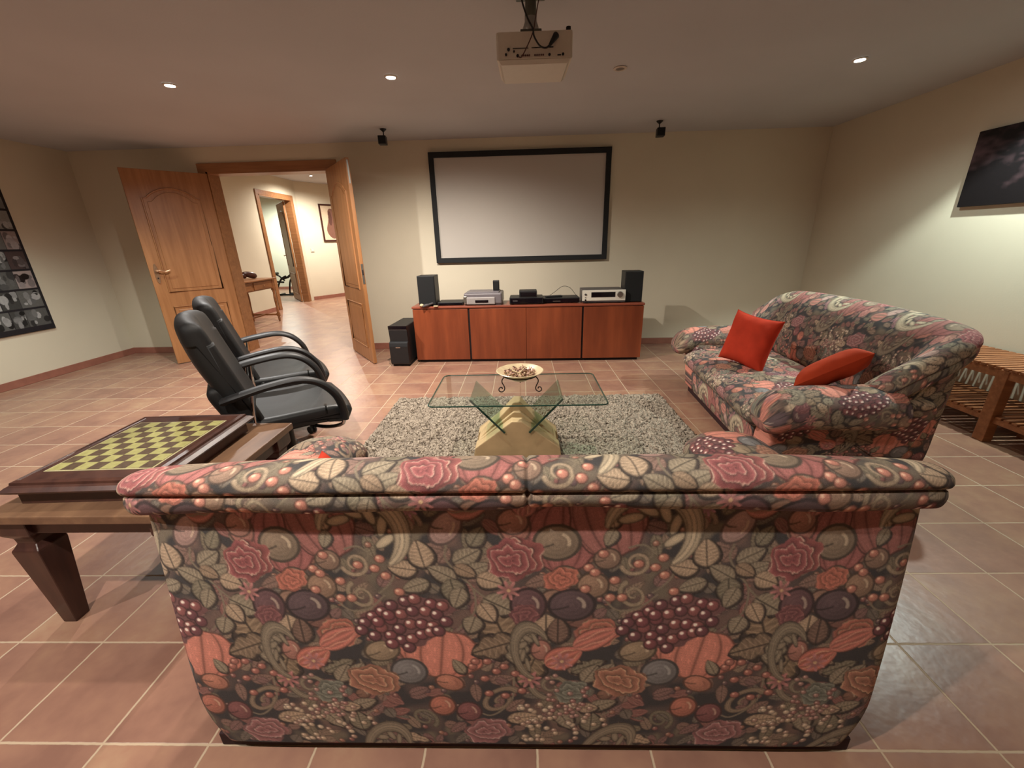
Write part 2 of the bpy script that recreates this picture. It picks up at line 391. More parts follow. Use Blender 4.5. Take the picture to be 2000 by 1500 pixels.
def arch_outline(x0, x1, z0, z1, rise):
    # rectangle whose top is a shallow cathedral arch with small shoulders
    pts = [(x0, z0), (x1, z0), (x1, z1-rise)]
    xm = (x0+x1)/2; hw = (x1-x0)/2
    if rise > 0:
        pts.append((x1-.035, z1-rise+.004)); n = 12
        for i in range(n+1):
            a = 1-2*i/n; pts.append((xm+a*(hw-.05), z1-rise+.018+(rise-.018)*math.cos(a*PI/2)**.8))
        pts.append((x0+.035, z1-rise+.004))
    pts.append((x0, z1-rise)); return pts
def door_leaf(name, w_, h_, th, hinge, ang, handle_side=1, handle=True, bolts=False):
    t = thing(name, None, None, (hinge[0], hinge[1], 0), ang, kind='structure')
    MB().box(0, w_, -th/2, th/2, .008, h_, .003).build('leaf', 'oak', t)
    for sgn in (1, -1):
        for (z0, z1, rise) in ((.80, h_-.17, .10), (.17, .64, 0)):
            o = arch_outline(.115, w_-.115, z0, z1, rise)
            mb = MB().tube([(p[0], sgn*(th/2), p[1]) for p in o], .009, 6, ry=.012, closed=True)
            mb.build('moulding', 'oak', t, True)
            i = arch_outline(.150, w_-.150, z0+.035, z1-.035, rise)
            y0, y1 = (th/2-.002, th/2+.006) if sgn > 0 else (-th/2-.006, -th/2+.002)
            MB().prism(i, 'y', y0, y1, .004).build('panel', 'oak', t)
    if handle:
        for sgn in (1, -1):
            y = sgn*(th/2)
            hp = MB()
            x = w_-.055
            pl = [(x+.020*math.sin(a)*1.0, 1.00+.105*math.cos(a)) for a in np.linspace(0, 2*PI, 24, endpoint=False)]
            hp.prism(pl, 'y', min(y, y+sgn*.008), max(y, y+sgn*.008), .002)
            pobj = hp.build('handle_plate', 'brass', t)
            lv = MB().cyl((x, y, 1.03), (x, y+sgn*.05, 1.03), .009)
            lv.tube(spline([(x, y+sgn*.05, 1.03), (x-.03, y+sgn*.053, 1.036), (x-.07, y+sgn*.05, 1.022), (x-.115, y+sgn*.048, 1.034)], 5), .008, 8)
            lv.build('handle_lever', 'brass', pobj, True)
            MB().cyl((x, y, .955), (x, y+sgn*.011, .955), .007).build('keyhole', 'void', pobj)
    if bolts:
        MB().box(w_, w_+.0025, -.007, .007, 1.80, 2.0).build('flush_bolt', 'steel', t)
        MB().box(w_, w_+.0025, -.011, .011, .86, 1.06).build('lock_plate', 'steel', t)
        MB().box(w_+.001, w_+.006, -.006, .006, .95, 1.0).build('latch', 'void', t)
    return t
a1 = math.atan2(4.395-4.93, -3.965+3.462); a2 = math.atan2(4.25-4.90, -1.615+2.10)
door_leaf('door_1', .73, 2.02, .036, (-3.462, 4.93), a1)
door_leaf('door_2', .80, 2.02, .036, (-2.10, 4.905), a2, handle=False, bolts=True)
door_leaf('door_3', 1.0, 2.17, .036, (HXL-.15, HD1-.03), math.radians(127))

# ------------------------------------------------------------------ woven floral tapestry, painted as a repeat and laid onto the cloth
TW, TH, PX = .583, .80, .00125
MOTIFS = [
    ('acan', 0.249, 0.668, 0.0712, 0.0807, 10, (165, 148, 112), (122, 110, 84)),
    ('scroll', 0.345, 0.679, 0.0293, 0.0293, 0, (138, 112, 84), (200, 185, 150)),
    ('scroll', 0.227, 0.585, 0.0294, 0.0294, 200, (150, 128, 95), (200, 185, 150)),
    ('scroll', 0.228, 0.503, 0.0353, 0.0277, 120, (140, 122, 90), (200, 185, 150)),
    ('scroll', 0.642, 0.238, 0.0524, 0.0469, 150, (122, 110, 84), (200, 185, 150)),
    ('acan', 0.205, 0.031, 0.0705, 0.047, 60, (122, 110, 84), (112, 110, 96)),
    ('acan', 0.598, 0.351, 0.0638, 0.0372, 100, (122, 110, 84), (200, 185, 150)),
    ('scroll', 0.516, 0.189, 0.0504, 0.0336, 40, (128, 108, 80), (200, 185, 150)),
    ('scroll', 0.324, 0.129, 0.0342, 0.0285, 310, (105, 98, 74), (200, 185, 150)),
    ('leaf', 0.526, 0.408, 0.0599, 0.0417, 110, (118, 96, 66), (200, 185, 150)),
    ('leaf', 0.509, 0.358, 0.0477, 0.0318, 200, (112, 92, 66), (200, 185, 150)),
    ('leaf', 0.589, 0.292, 0.0515, 0.0298, 250, (112, 92, 62), (200, 185, 150)),
    ('leaf', 0.325, 0.573, 0.027, 0.0187, 170, (150, 125, 92), (200, 185, 150)),
    ('leaf', 0.368, 0.609, 0.0301, 0.0233, 100, (150, 125, 92), (200, 185, 150)),
    ('leaf', 0.349, 0.528, 0.0275, 0.016, 200, (122, 110, 84), (200, 185, 150)),
    ('leaf', 0.408, 0.56, 0.0286, 0.0178, 150, (122, 110, 84), (200, 185, 150)),
    ('leaf', 0.43, 0.512, 0.0301, 0.0226, 280, (105, 98, 74), (200, 185, 150)),
    ('leaf', 0.463, 0.603, 0.0292, 0.0194, 30, (122, 110, 84), (200, 185, 150)),
    ('leaf', 0.483, 0.572, 0.027, 0.0147, 20, (122, 110, 84), (200, 185, 150)),
    ('leaf', 0.457, 0.566, 0.0222, 0.0138, 330, (128, 104, 74), (200, 185, 150)),
    ('leaf', 0.507, 0.541, 0.0249, 0.0189, 340, (150, 125, 92), (200, 185, 150)),
    ('leaf', 0.524, 0.476, 0.0331, 0.0265, 330, (122, 110, 84), (200, 185, 150)),
    ('leaf', 0.498, 0.456, 0.0256, 0.0184, 300, (150, 125, 92), (200, 185, 150)),
    ('leaf', 0.437, 0.496, 0.0253, 0.0172, 250, (122, 110, 84), (200, 185, 150)),
    ('leaf', 0.463, 0.422, 0.0218, 0.0197, 250, (122, 110, 84), (200, 185, 150)),
    ('leaf', 0.485, 0.65, 0.0229, 0.0162, 60, (105, 98, 74), (200, 185, 150)),
    ('leaf', 0.141, 0.301, 0.0367, 0.0162, 25, (105, 98, 74), (200, 185, 150)),
    ('leaf', 0.18, 0.178, 0.0309, 0.0157, 20, (122, 110, 84), (200, 185, 150)),
    ('leaf', 0.173, 0.692, 0.0212, 0.0132, 100, (150, 125, 92), (200, 185, 150)),
    ('leaf', 0.157, 0.119, 0.0286, 0.0229, 90, (105, 98, 74), (200, 185, 150)),
    ('leaf', 0.663, 0.425, 0.0363, 0.0135, 15, (128, 104, 74), (200, 185, 150)),
    ('leaf', 0.675, 0.33, 0.0321, 0.0128, 330, (150, 125, 92), (200, 185, 150)),
    ('leaf', 0.424, 0.299, 0.0216, 0.0119, 120, (122, 110, 84), (200, 185, 150)),
    ('leaf', -0.003, 0.386, 0.0315, 0.0178, 40, (122, 110, 84), (200, 185, 150)),
    ('leaf', -0.02, 0.349, 0.0372, 0.0234, 80, (122, 110, 84), (200, 185, 150)),
    ('leaf', 0.044, 0.428, 0.0207, 0.0259, 90, (150, 125, 92), (200, 185, 150)),
    ('leaf', 0.729, 0.278, 0.0272, 0.0185, 60, (122, 110, 84), (200, 185, 150)),
    ('leaf', 0.171, 0.646, 0.0191, 0.0124, 250, (122, 110, 84), (200, 185, 150)),
    ('leaf', 0.728, 0.167, 0.0226, 0.0147, 0, (150, 125, 92), (200, 185, 150)),
    ('leaf', 0.091, 0.127, 0.0342, 0.0194, 300, (122, 110, 84), (200, 185, 150)),
    ('leaf', 0.763, 0.285, 0.0272, 0.0163, 50, (122, 110, 84), (200, 185, 150)),
    ('leaf', 0.57, 0.132, 0.0342, 0.0171, 10, (150, 125, 92), (200, 185, 150)),
    ('leaf', 0.284, 0.059, 0.035, 0.014, 340, (150, 125, 92), (200, 185, 150)),
    ('pump', 0.076, 0.646, 0.079, 0.0838, 0, (142, 68, 62), (120, 50, 50)),
    ('pump', 0.115, 0.748, 0.0506, 0.0276, 20, (160, 84, 60), (130, 60, 50)),
    ('ball', -0.019, 0.67, 0.0285, 0.0332, 0, (165, 96, 76), (200, 185, 150)),
    ('pump', 0.746, 0.688, 0.0753, 0.0941, 20, (138, 72, 62), (110, 54, 50)),
    ('ball', 0.647, 0.634, 0.0432, 0.0384, 0, (124, 104, 78), (205, 182, 140)),
    ('ball', 0.559, 0.684, 0.0292, 0.0273, 0, (160, 100, 78), (205, 182, 140)),
    ('pump', 0.388, 0.336, 0.0988, 0.0721, -8, (186, 96, 68), (130, 66, 48)),
    ('ball', 0.424, 0.67, 0.0261, 0.0403, -35, (160, 120, 108), (205, 182, 140)),
    ('ball', 0.088, 0.551, 0.0297, 0.0228, -30, (130, 100, 76), (205, 182, 140)),
    ('ball', 0.061, 0.486, 0.0304, 0.0294, 0, (132, 96, 72), (205, 182, 140)),
    ('ball', 0.116, 0.442, 0.0283, 0.0257, 20, (118, 74, 60), (200, 185, 150)),
    ('leaf', 0.07, 0.407, 0.0313, 0.0208, 90, (100, 74, 58), (200, 185, 150)),
    ('ball', 0.724, 0.528, 0.031, 0.03, 0, (138, 104, 74), (205, 182, 140)),
    ('ball', 0.75, 0.595, 0.0253, 0.0234, 0, (130, 98, 74), (205, 182, 140)),
    ('ball', 0.681, 0.476, 0.0458, 0.0382, 0, (80, 60, 66), (200, 185, 150)),
    ('ball', 0.588, 0.476, 0.0356, 0.0407, 0, (92, 58, 64), (200, 185, 150)),
    ('ball', 0.25, 0.346, 0.0383, 0.0277, 10, (138, 116, 82), (205, 182, 140)),
    ('ball', 0.306, 0.283, 0.0391, 0.0359, 0, (104, 104, 104), (160, 160, 155)),
    ('ball', 0.399, 0.248, 0.0319, 0.022, -20, (176, 100, 66), (120, 60, 40)),
    ('ball', 0.375, 0.172, 0.0293, 0.0304, 0, (172, 88, 58), (205, 182, 140)),
    ('ball', 0.439, 0.152, 0.0283, 0.0295, 0, (122, 62, 62), (205, 182, 140)),
    ('ball', 0.033, 0.349, 0.0213, 0.0276, 0, (160, 96, 76), (200, 185, 150)),
    ('ball', 0.184, 0.211, 0.0167, 0.0144, 0, (120, 80, 58), (200, 185, 150)),
    ('tulip', 0.472, 0.723, 0.0371, 0.0306, 10, (186, 104, 84), (120, 112, 84)),
    ('rose', 0.563, 0.596, 0.0526, 0.0429, 15, (140, 58, 54), (214, 184, 150)),
    ('rose', -0.03, 0.592, 0.0381, 0.0439, 0, (146, 58, 60), (210, 170, 140)),
    ('rose', 0.158, 0.4, 0.0407, 0.0355, 0, (178, 88, 58), (150, 140, 96)),
    ('tulip', 0.084, 0.327, 0.0407, 0.03, 30, (188, 88, 62), (206, 140, 96)),
    ('rose', 0.217, 0.255, 0.0548, 0.0395, -10, (160, 96, 62), (206, 166, 112)),
    ('rose', 0.107, 0.219, 0.0366, 0.031, 20, (104, 112, 96), (158, 158, 134)),
    ('rose', 0.479, 0.084, 0.0509, 0.037, 20, (146, 84, 84), (196, 164, 150)),
    ('rose', 0.657, 0.545, 0.0328, 0.0238, 20, (184, 86, 54), (200, 110, 70)),
    ('tulip', 0.738, 0.384, 0.0483, 0.0252, 28, (190, 92, 68), (206, 130, 96)),
    ('rose', -0.003, 0.449, 0.0277, 0.0257, 0, (120, 60, 64), (170, 100, 90)),
    ('tulip', 0.001, 0.727, 0.0279, 0.0232, 80, (170, 90, 80), (200, 140, 110)),
    ('patch', 0.318, 0.449, 0.1027, 0.0411, 12, (104, 60, 60), (200, 185, 150)),
    ('patch', 0.309, 0.393, 0.0576, 0.0367, 0, (100, 58, 58), (200, 185, 150)),
    ('grape', 0.222, 0.428, 0.014, 0.014, 0, (104, 48, 56), (230, 210, 190)),
    ('grape', 0.243, 0.446, 0.0139, 0.0139, 0, (120, 50, 56), (230, 210, 190)),
    ('grape', 0.266, 0.459, 0.0138, 0.0138, 0, (120, 50, 56), (230, 210, 190)),
    ('grape', 0.289, 0.476, 0.0137, 0.0137, 0, (104, 48, 56), (230, 210, 190)),
    ('grape', 0.321, 0.487, 0.0137, 0.0137, 0, (104, 48, 56), (230, 210, 190)),
    ('grape', 0.342, 0.493, 0.0137, 0.0137, 0, (134, 62, 60), (230, 210, 190)),
    ('grape', 0.377, 0.48, 0.0137, 0.0137, 0, (120, 50, 56), (230, 210, 190)),
    ('grape', 0.401, 0.474, 0.0137, 0.0137, 0, (134, 62, 60), (230, 210, 190)),
    ('grape', 0.24, 0.39, 0.0142, 0.0142, 0, (104, 48, 56), (230, 210, 190)),
    ('grape', 0.258, 0.414, 0.014, 0.014, 0, (134, 62, 60), (230, 210, 190)),
    ('grape', 0.283, 0.437, 0.0139, 0.0139, 0, (120, 50, 56), (230, 210, 190)),
    ('grape', 0.308, 0.452, 0.0139, 0.0139, 0, (134, 62, 60), (230, 210, 190)),
    ('grape', 0.334, 0.46, 0.0138, 0.0138, 0, (104, 48, 56), (230, 210, 190)),
    ('grape', 0.363, 0.46, 0.0138, 0.0138, 0, (134, 62, 60), (230, 210, 190)),
    ('grape', 0.387, 0.45, 0.0139, 0.0139, 0, (104, 48, 56), (230, 210, 190)),
    ('grape', 0.406, 0.431, 0.014, 0.014, 0, (104, 48, 56), (230, 210, 190)),
    ('grape', 0.277, 0.391, 0.0141, 0.0141, 0, (120, 50, 56), (230, 210, 190)),
    ('grape', 0.299, 0.41, 0.0141, 0.0141, 0, (104, 48, 56), (230, 210, 190)),
    ('grape', 0.326, 0.424, 0.014, 0.014, 0, (134, 62, 60), (230, 210, 190)),
    ('grape', 0.351, 0.424, 0.014, 0.014, 0, (120, 50, 56), (230, 210, 190)),
    ('grape', 0.375, 0.418, 0.014, 0.014, 0, (134, 62, 60), (230, 210, 190)),
    ('grape', 0.301, 0.378, 0.0142, 0.0142, 0, (104, 48, 56), (230, 210, 190)),
    ('grape', 0.325, 0.382, 0.0142, 0.0142, 0, (134, 62, 60), (230, 210, 190)),
    ('grape', 0.348, 0.394, 0.0141, 0.0141, 0, (120, 50, 56), (230, 210, 190)),
    ('grape', 0.315, 0.356, 0.0143, 0.0143, 0, (104, 48, 56), (230, 210, 190)),
    ('grape', 0.277, 0.367, 0.0143, 0.0143, 0, (120, 50, 56), (230, 210, 190)),
    ('grape', 0.212, 0.407, 0.0141, 0.0141, 0, (104, 48, 56), (230, 210, 190)),
    ('grape', 0.369, 0.401, 0.0141, 0.0141, 0, (134, 62, 60), (230, 210, 190)),
    ('grape', 0.387, 0.404, 0.0141, 0.0141, 0, (104, 48, 56), (230, 210, 190)),
    ('grape', 0.279, 0.449, 0.0139, 0.0139, 0, (120, 50, 56), (230, 210, 190)),
    ('grape', 0.253, 0.43, 0.014, 0.014, 0, (120, 50, 56), (230, 210, 190)),
    ('grape', 0.232, 0.582, 0.0108, 0.0098, 0, (186, 104, 76), (220, 170, 130)),
    ('grape', 0.267, 0.573, 0.0108, 0.0098, 0, (186, 104, 76), (220, 170, 130)),
    ('grape', 0.131, 0.573, 0.0108, 0.0098, 0, (186, 104, 76), (220, 170, 130)),
    ('grape', 0.159, 0.607, 0.0107, 0.0097, 0, (186, 104, 76), (220, 170, 130)),
    ('grape', 0.288, 0.554, 0.0109, 0.0099, 0, (186, 104, 76), (220, 170, 130)),
    ('grape', 0.126, 0.519, 0.011, 0.01, 0, (186, 104, 76), (220, 170, 130)),
    ('grape', 0.144, 0.561, 0.0109, 0.0099, 0, (186, 104, 76), (220, 170, 130)),
    ('grape', 0.312, 0.512, 0.0111, 0.01, 0, (186, 104, 76), (220, 170, 130)),
    ('grape', 0.186, 0.541, 0.0109, 0.0099, 0, (186, 104, 76), (220, 170, 130)),
    ('grape', 0.204, 0.496, 0.0111, 0.0101, 0, (186, 104, 76), (220, 170, 130)),
    ('grape', 0.179, 0.496, 0.0111, 0.0101, 0, (186, 104, 76), (220, 170, 130)),
    ('grape', 0.281, 0.597, 0.0107, 0.0097, 0, (186, 104, 76), (220, 170, 130)),
    ('grape', 0.491, 0.314, 0.0102, 0.0091, 0, (160, 84, 66), (210, 150, 120)),
    ('grape', 0.511, 0.284, 0.0103, 0.0092, 0, (160, 84, 66), (210, 150, 120)),
    ('grape', 0.456, 0.299, 0.0103, 0.0092, 0, (160, 84, 66), (210, 150, 120)),
    ('grape', 0.53, 0.299, 0.0103, 0.0092, 0, (160, 84, 66), (210, 150, 120)),
    ('grape', 0.555, 0.277, 0.0103, 0.0093, 0, (160, 84, 66), (210, 150, 120)),
    ('grape', 0.483, 0.261, 0.0104, 0.0093, 0, (160, 84, 66), (210, 150, 120)),
    ('grape', 0.464, 0.314, 0.0102, 0.0091, 0, (160, 84, 66), (210, 150, 120)),
    ('grape', 0.57, 0.222, 0.0105, 0.0094, 0, (160, 84, 66), (210, 150, 120)),
    ('grape', 0.594, 0.269, 0.0104, 0.0093, 0, (160, 84, 66), (210, 150, 120)),
    ('grape', 0.491, 0.213, 0.0106, 0.0094, 0, (160, 84, 66), (210, 150, 120)),
    ('grape', 0.53, 0.206, 0.0106, 0.0095, 0, (160, 84, 66), (210, 150, 120)),
    ('grape', 0.721, 0.128, 0.0074, 0.0069, 0, (190, 166, 130), (225, 210, 180)),
    ('grape', 0.691, 0.169, 0.0073, 0.0068, 0, (190, 166, 130), (225, 210, 180)),
    ('grape', 0.592, 0.122, 0.0074, 0.0069, 0, (178, 150, 112), (225, 210, 180)),
    ('grape', 0.609, 0.103, 0.0075, 0.0069, 0, (178, 150, 112), (225, 210, 180)),
    ('grape', 0.613, 0.177, 0.0073, 0.0067, 0, (178, 150, 112), (225, 210, 180)),
    ('grape', 0.649, 0.133, 0.0074, 0.0068, 0, (160, 120, 96), (225, 210, 180)),
    ('grape', 0.775, 0.108, 0.0075, 0.0069, 0, (160, 120, 96), (225, 210, 180)),
    ('grape', 0.767, 0.127, 0.0074, 0.0069, 0, (178, 150, 112), (225, 210, 180)),
    ('grape', 0.566, 0.17, 0.0073, 0.0068, 0, (190, 166, 130), (225, 210, 180)),
    ('grape', 0.593, 0.092, 0.0075, 0.0069, 0, (178, 150, 112), (225, 210, 180)),
    ('grape', 0.687, 0.11, 0.0075, 0.0069, 0, (190, 166, 130), (225, 210, 180)),
    ('grape', 0.619, 0.05, 0.0076, 0.007, 0, (178, 150, 112), (225, 210, 180)),
    ('grape', 0.73, 0.143, 0.0074, 0.0068, 0, (160, 120, 96), (225, 210, 180)),
    ('grape', 0.688, 0.154, 0.0074, 0.0068, 0, (178, 150, 112), (225, 210, 180)),
    ('grape', 0.603, 0.127, 0.0074, 0.0069, 0, (178, 150, 112), (225, 210, 180)),
    ('grape', 0.598, 0.122, 0.0074, 0.0069, 0, (190, 166, 130), (225, 210, 180)),
    ('grape', 0.759, 0.074, 0.0076, 0.007, 0, (160, 120, 96), (225, 210, 180)),
    ('grape', 0.582, 0.173, 0.0073, 0.0068, 0, (160, 120, 96), (225, 210, 180)),
    ('grape', 0.598, 0.152, 0.0074, 0.0068, 0, (178, 150, 112), (225, 210, 180)),
    ('grape', 0.638, 0.146, 0.0074, 0.0068, 0, (160, 120, 96), (225, 210, 180)),
    ('grape', 0.572, 0.059, 0.0076, 0.007, 0, (190, 166, 130), (225, 210, 180)),
    ('grape', 0.578, 0.106, 0.0075, 0.0069, 0, (190, 166, 130), (225, 210, 180)),
    ('grape', 0.705, 0.079, 0.0075, 0.007, 0, (190, 166, 130), (225, 210, 180)),
    ('grape', 0.557, 0.129, 0.0074, 0.0068, 0, (160, 120, 96), (225, 210, 180)),
    ('grape', 0.607, 0.067, 0.0076, 0.007, 0, (178, 150, 112), (225, 210, 180)),
    ('grape', 0.63, 0.095, 0.0075, 0.0069, 0, (190, 166, 130), (225, 210, 180)),
    ('grape', 0.619, 0.126, 0.0074, 0.0069, 0, (178, 150, 112), (225, 210, 180)),
    ('grape', 0.702, 0.092, 0.0075, 0.0069, 0, (160, 120, 96), (225, 210, 180)),
    ('grape', 0.624, 0.129, 0.0074, 0.0069, 0, (160, 120, 96), (225, 210, 180)),
    ('grape', 0.578, 0.053, 0.0076, 0.007, 0, (190, 166, 130), (225, 210, 180)),
    ('grape', 0.687, 0.173, 0.0073, 0.0068, 0, (190, 166, 130), (225, 210, 180)),
    ('grape', 0.59, 0.054, 0.0076, 0.007, 0, (190, 166, 130), (225, 210, 180)),
    ('grape', 0.752, 0.069, 0.0076, 0.007, 0, (190, 166, 130), (225, 210, 180)),
    ('grape', 0.694, 0.107, 0.0075, 0.0069, 0, (190, 166, 130), (225, 210, 180)),
    ('grape', 0.638, 0.13, 0.0074, 0.0068, 0, (178, 150, 112), (225, 210, 180)),
    ('grape', 0.59, 0.158, 0.0074, 0.0068, 0, (190, 166, 130), (225, 210, 180)),
    ('grape', 0.734, 0.165, 0.0073, 0.0068, 0, (160, 120, 96), (225, 210, 180)),
    ('grape', 0.748, 0.11, 0.0075, 0.0069, 0, (178, 150, 112), (225, 210, 180)),
    ('grape', 0.589, 0.101, 0.0075, 0.0069, 0, (190, 166, 130), (225, 210, 180)),
    ('grape', 0.722, 0.12, 0.0074, 0.0069, 0, (190, 166, 130), (225, 210, 180)),
    ('grape', 0.638, 0.168, 0.0073, 0.0068, 0, (190, 166, 130), (225, 210, 180)),
    ('grape', 0.683, 0.117, 0.0074, 0.0069, 0, (160, 120, 96), (225, 210, 180)),
    ('grape', 0.677, 0.161, 0.0073, 0.0068, 0, (160, 120, 96), (225, 210, 180)),
    ('grape', 0.577, 0.065, 0.0076, 0.007, 0, (178, 150, 112), (225, 210, 180)),
    ('grape', 0.613, 0.135, 0.0074, 0.0068, 0, (178, 150, 112), (225, 210, 180)),
    ('grape', 0.571, 0.109, 0.0075, 0.0069, 0, (160, 120, 96), (225, 210, 180)),
    ('grape', 0.608, 0.053, 0.0076, 0.007, 0, (160, 120, 96), (225, 210, 180)),
    ('grape', 0.603, 0.117, 0.0074, 0.0069, 0, (160, 120, 96), (225, 210, 180)),
    ('grape', 0.563, 0.163, 0.0073, 0.0068, 0, (190, 166, 130), (225, 210, 180)),
    ('grape', 0.725, 0.134, 0.0074, 0.0068, 0, (160, 120, 96), (225, 210, 180)),
    ('grape', 0.649, 0.088, 0.0075, 0.0069, 0, (160, 120, 96), (225, 210, 180)),
    ('grape', 0.574, 0.065, 0.0076, 0.007, 0, (178, 150, 112), (225, 210, 180)),
    ('grape', 0.705, 0.06, 0.0076, 0.007, 0, (160, 120, 96), (225, 210, 180)),
    ('grape', 0.653, 0.077, 0.0075, 0.007, 0, (178, 150, 112), (225, 210, 180)),
    ('grape', 0.625, 0.158, 0.0074, 0.0068, 0, (190, 166, 130), (225, 210, 180)),
    ('grape', 0.584, 0.116, 0.0075, 0.0069, 0, (160, 120, 96), (225, 210, 180)),
    ('grape', 0.62, 0.053, 0.0076, 0.007, 0, (178, 150, 112), (225, 210, 180)),
    ('grape', 0.695, 0.178, 0.0073, 0.0067, 0, (160, 120, 96), (225, 210, 180)),
    ('grape', 0.569, 0.164, 0.0073, 0.0068, 0, (190, 166, 130), (225, 210, 180)),
    ('grape', 0.685, 0.113, 0.0075, 0.0069, 0, (190, 166, 130), (225, 210, 180)),
    ('grape', 0.061, 0.157, 0.0068, 0.0062, 0, (150, 90, 80), (215, 180, 160)),
    ('grape', 0.059, 0.25, 0.0066, 0.006, 0, (160, 110, 96), (215, 180, 160)),
    ('grape', 0.109, 0.191, 0.0067, 0.0062, 0, (150, 90, 80), (215, 180, 160)),
    ('grape', 0.095, 0.149, 0.0068, 0.0062, 0, (150, 90, 80), (215, 180, 160)),
    ('grape', 0.138, 0.206, 0.0067, 0.0061, 0, (150, 90, 80), (215, 180, 160)),
    ('grape', 0.102, 0.214, 0.0067, 0.0061, 0, (160, 110, 96), (215, 180, 160)),
    ('grape', 0.062, 0.192, 0.0067, 0.0061, 0, (150, 90, 80), (215, 180, 160)),
    ('grape', 0.048, 0.263, 0.0066, 0.006, 0, (160, 110, 96), (215, 180, 160)),
    ('grape', 0.109, 0.189, 0.0067, 0.0062, 0, (150, 90, 80), (215, 180, 160)),
    ('grape', 0.133, 0.224, 0.0066, 0.0061, 0, (150, 90, 80), (215, 180, 160)),
    ('grape', 0.11, 0.152, 0.0068, 0.0062, 0, (160, 110, 96), (215, 180, 160)),
    ('grape', 0.079, 0.145, 0.0068, 0.0062, 0, (160, 110, 96), (215, 180, 160)),
    ('grape', 0.07, 0.224, 0.0066, 0.0061, 0, (160, 110, 96), (215, 180, 160)),
    ('grape', 0.066, 0.271, 0.0065, 0.006, 0, (160, 110, 96), (215, 180, 160)),
    ('grape', 0.093, 0.171, 0.0068, 0.0062, 0, (160, 110, 96), (215, 180, 160)),
    ('grape', 0.124, 0.163, 0.0068, 0.0062, 0, (160, 110, 96), (215, 180, 160)),
    ('grape', 0.051, 0.194, 0.0067, 0.0061, 0, (150, 90, 80), (215, 180, 160)),
    ('grape', 0.109, 0.137, 0.0068, 0.0063, 0, (160, 110, 96), (215, 180, 160)),
    ('grape', 0.12, 0.14, 0.0068, 0.0062, 0, (160, 110, 96), (215, 180, 160)),
    ('grape', 0.053, 0.209, 0.0067, 0.0061, 0, (160, 110, 96), (215, 180, 160)),
    ('grape', 0.104, 0.16, 0.0068, 0.0062, 0, (150, 90, 80), (215, 180, 160)),
    ('grape', 0.129, 0.18, 0.0067, 0.0062, 0, (160, 110, 96), (215, 180, 160)),
    ('grape', 0.134, 0.178, 0.0067, 0.0062, 0, (150, 90, 80), (215, 180, 160)),
    ('grape', 0.075, 0.172, 0.0067, 0.0062, 0, (150, 90, 80), (215, 180, 160)),
    ('grape', 0.133, 0.22, 0.0066, 0.0061, 0, (150, 90, 80), (215, 180, 160)),
    ('grape', 0.141, 0.232, 0.0066, 0.0061, 0, (150, 90, 80), (215, 180, 160)),
    ('star', 0.293, 0.735, 0.0194, 0.0194, 15, (140, 84, 96), (200, 185, 150)),
    ('star', 0.321, 0.724, 0.0195, 0.0195, 15, (140, 84, 96), (200, 185, 150)),
    ('star', 0.354, 0.713, 0.0196, 0.0196, 15, (140, 84, 96), (200, 185, 150)),
    ('star', 0.314, 0.746, 0.0193, 0.0193, 15, (140, 84, 96), (200, 185, 150)),
    ('star', 0.546, 0.515, 0.0251, 0.0251, 15, (150, 84, 80), (200, 185, 150)),
    ('star', 0.663, 0.315, 0.0269, 0.0269, 15, (150, 84, 80), (200, 185, 150)),
    ('star', 0.006, 0.258, 0.0274, 0.0274, 15, (150, 84, 80), (200, 185, 150))]
STEMS = [[(0.378, 0.535), (0.399, 0.522), (0.439, 0.547), (0.456, 0.56)],
    [(0.437, 0.56), (0.47, 0.522), (0.472, 0.463), (0.447, 0.429), (0.43, 0.408)],
    [(0.456, 0.56), (0.481, 0.584), (0.502, 0.62)],
    [(0.436, 0.566), (0.419, 0.597), (0.422, 0.627), (0.428, 0.644)],
    [(0.47, 0.522), (0.496, 0.496), (0.519, 0.476)],
    [(0.177, 0.535), (0.169, 0.496), (0.196, 0.463), (0.241, 0.469), (0.278, 0.503)],
    [(0.194, 0.32), (0.196, 0.29), (0.184, 0.203), (0.174, 0.17)],
    [(0.074, 0.127), (0.107, 0.161), (0.148, 0.127), (0.198, 0.153)],
    [(0.561, 0.387), (0.611, 0.366), (0.652, 0.387), (0.679, 0.422)],
    [(0.242, 0.585), (0.259, 0.609), (0.238, 0.628), (0.21, 0.622)],
    [(0.551, 0.269), (0.544, 0.19), (0.491, 0.139), (0.442, 0.172)],
    [(0.311, 0.566), (0.295, 0.535), (0.268, 0.509)]]
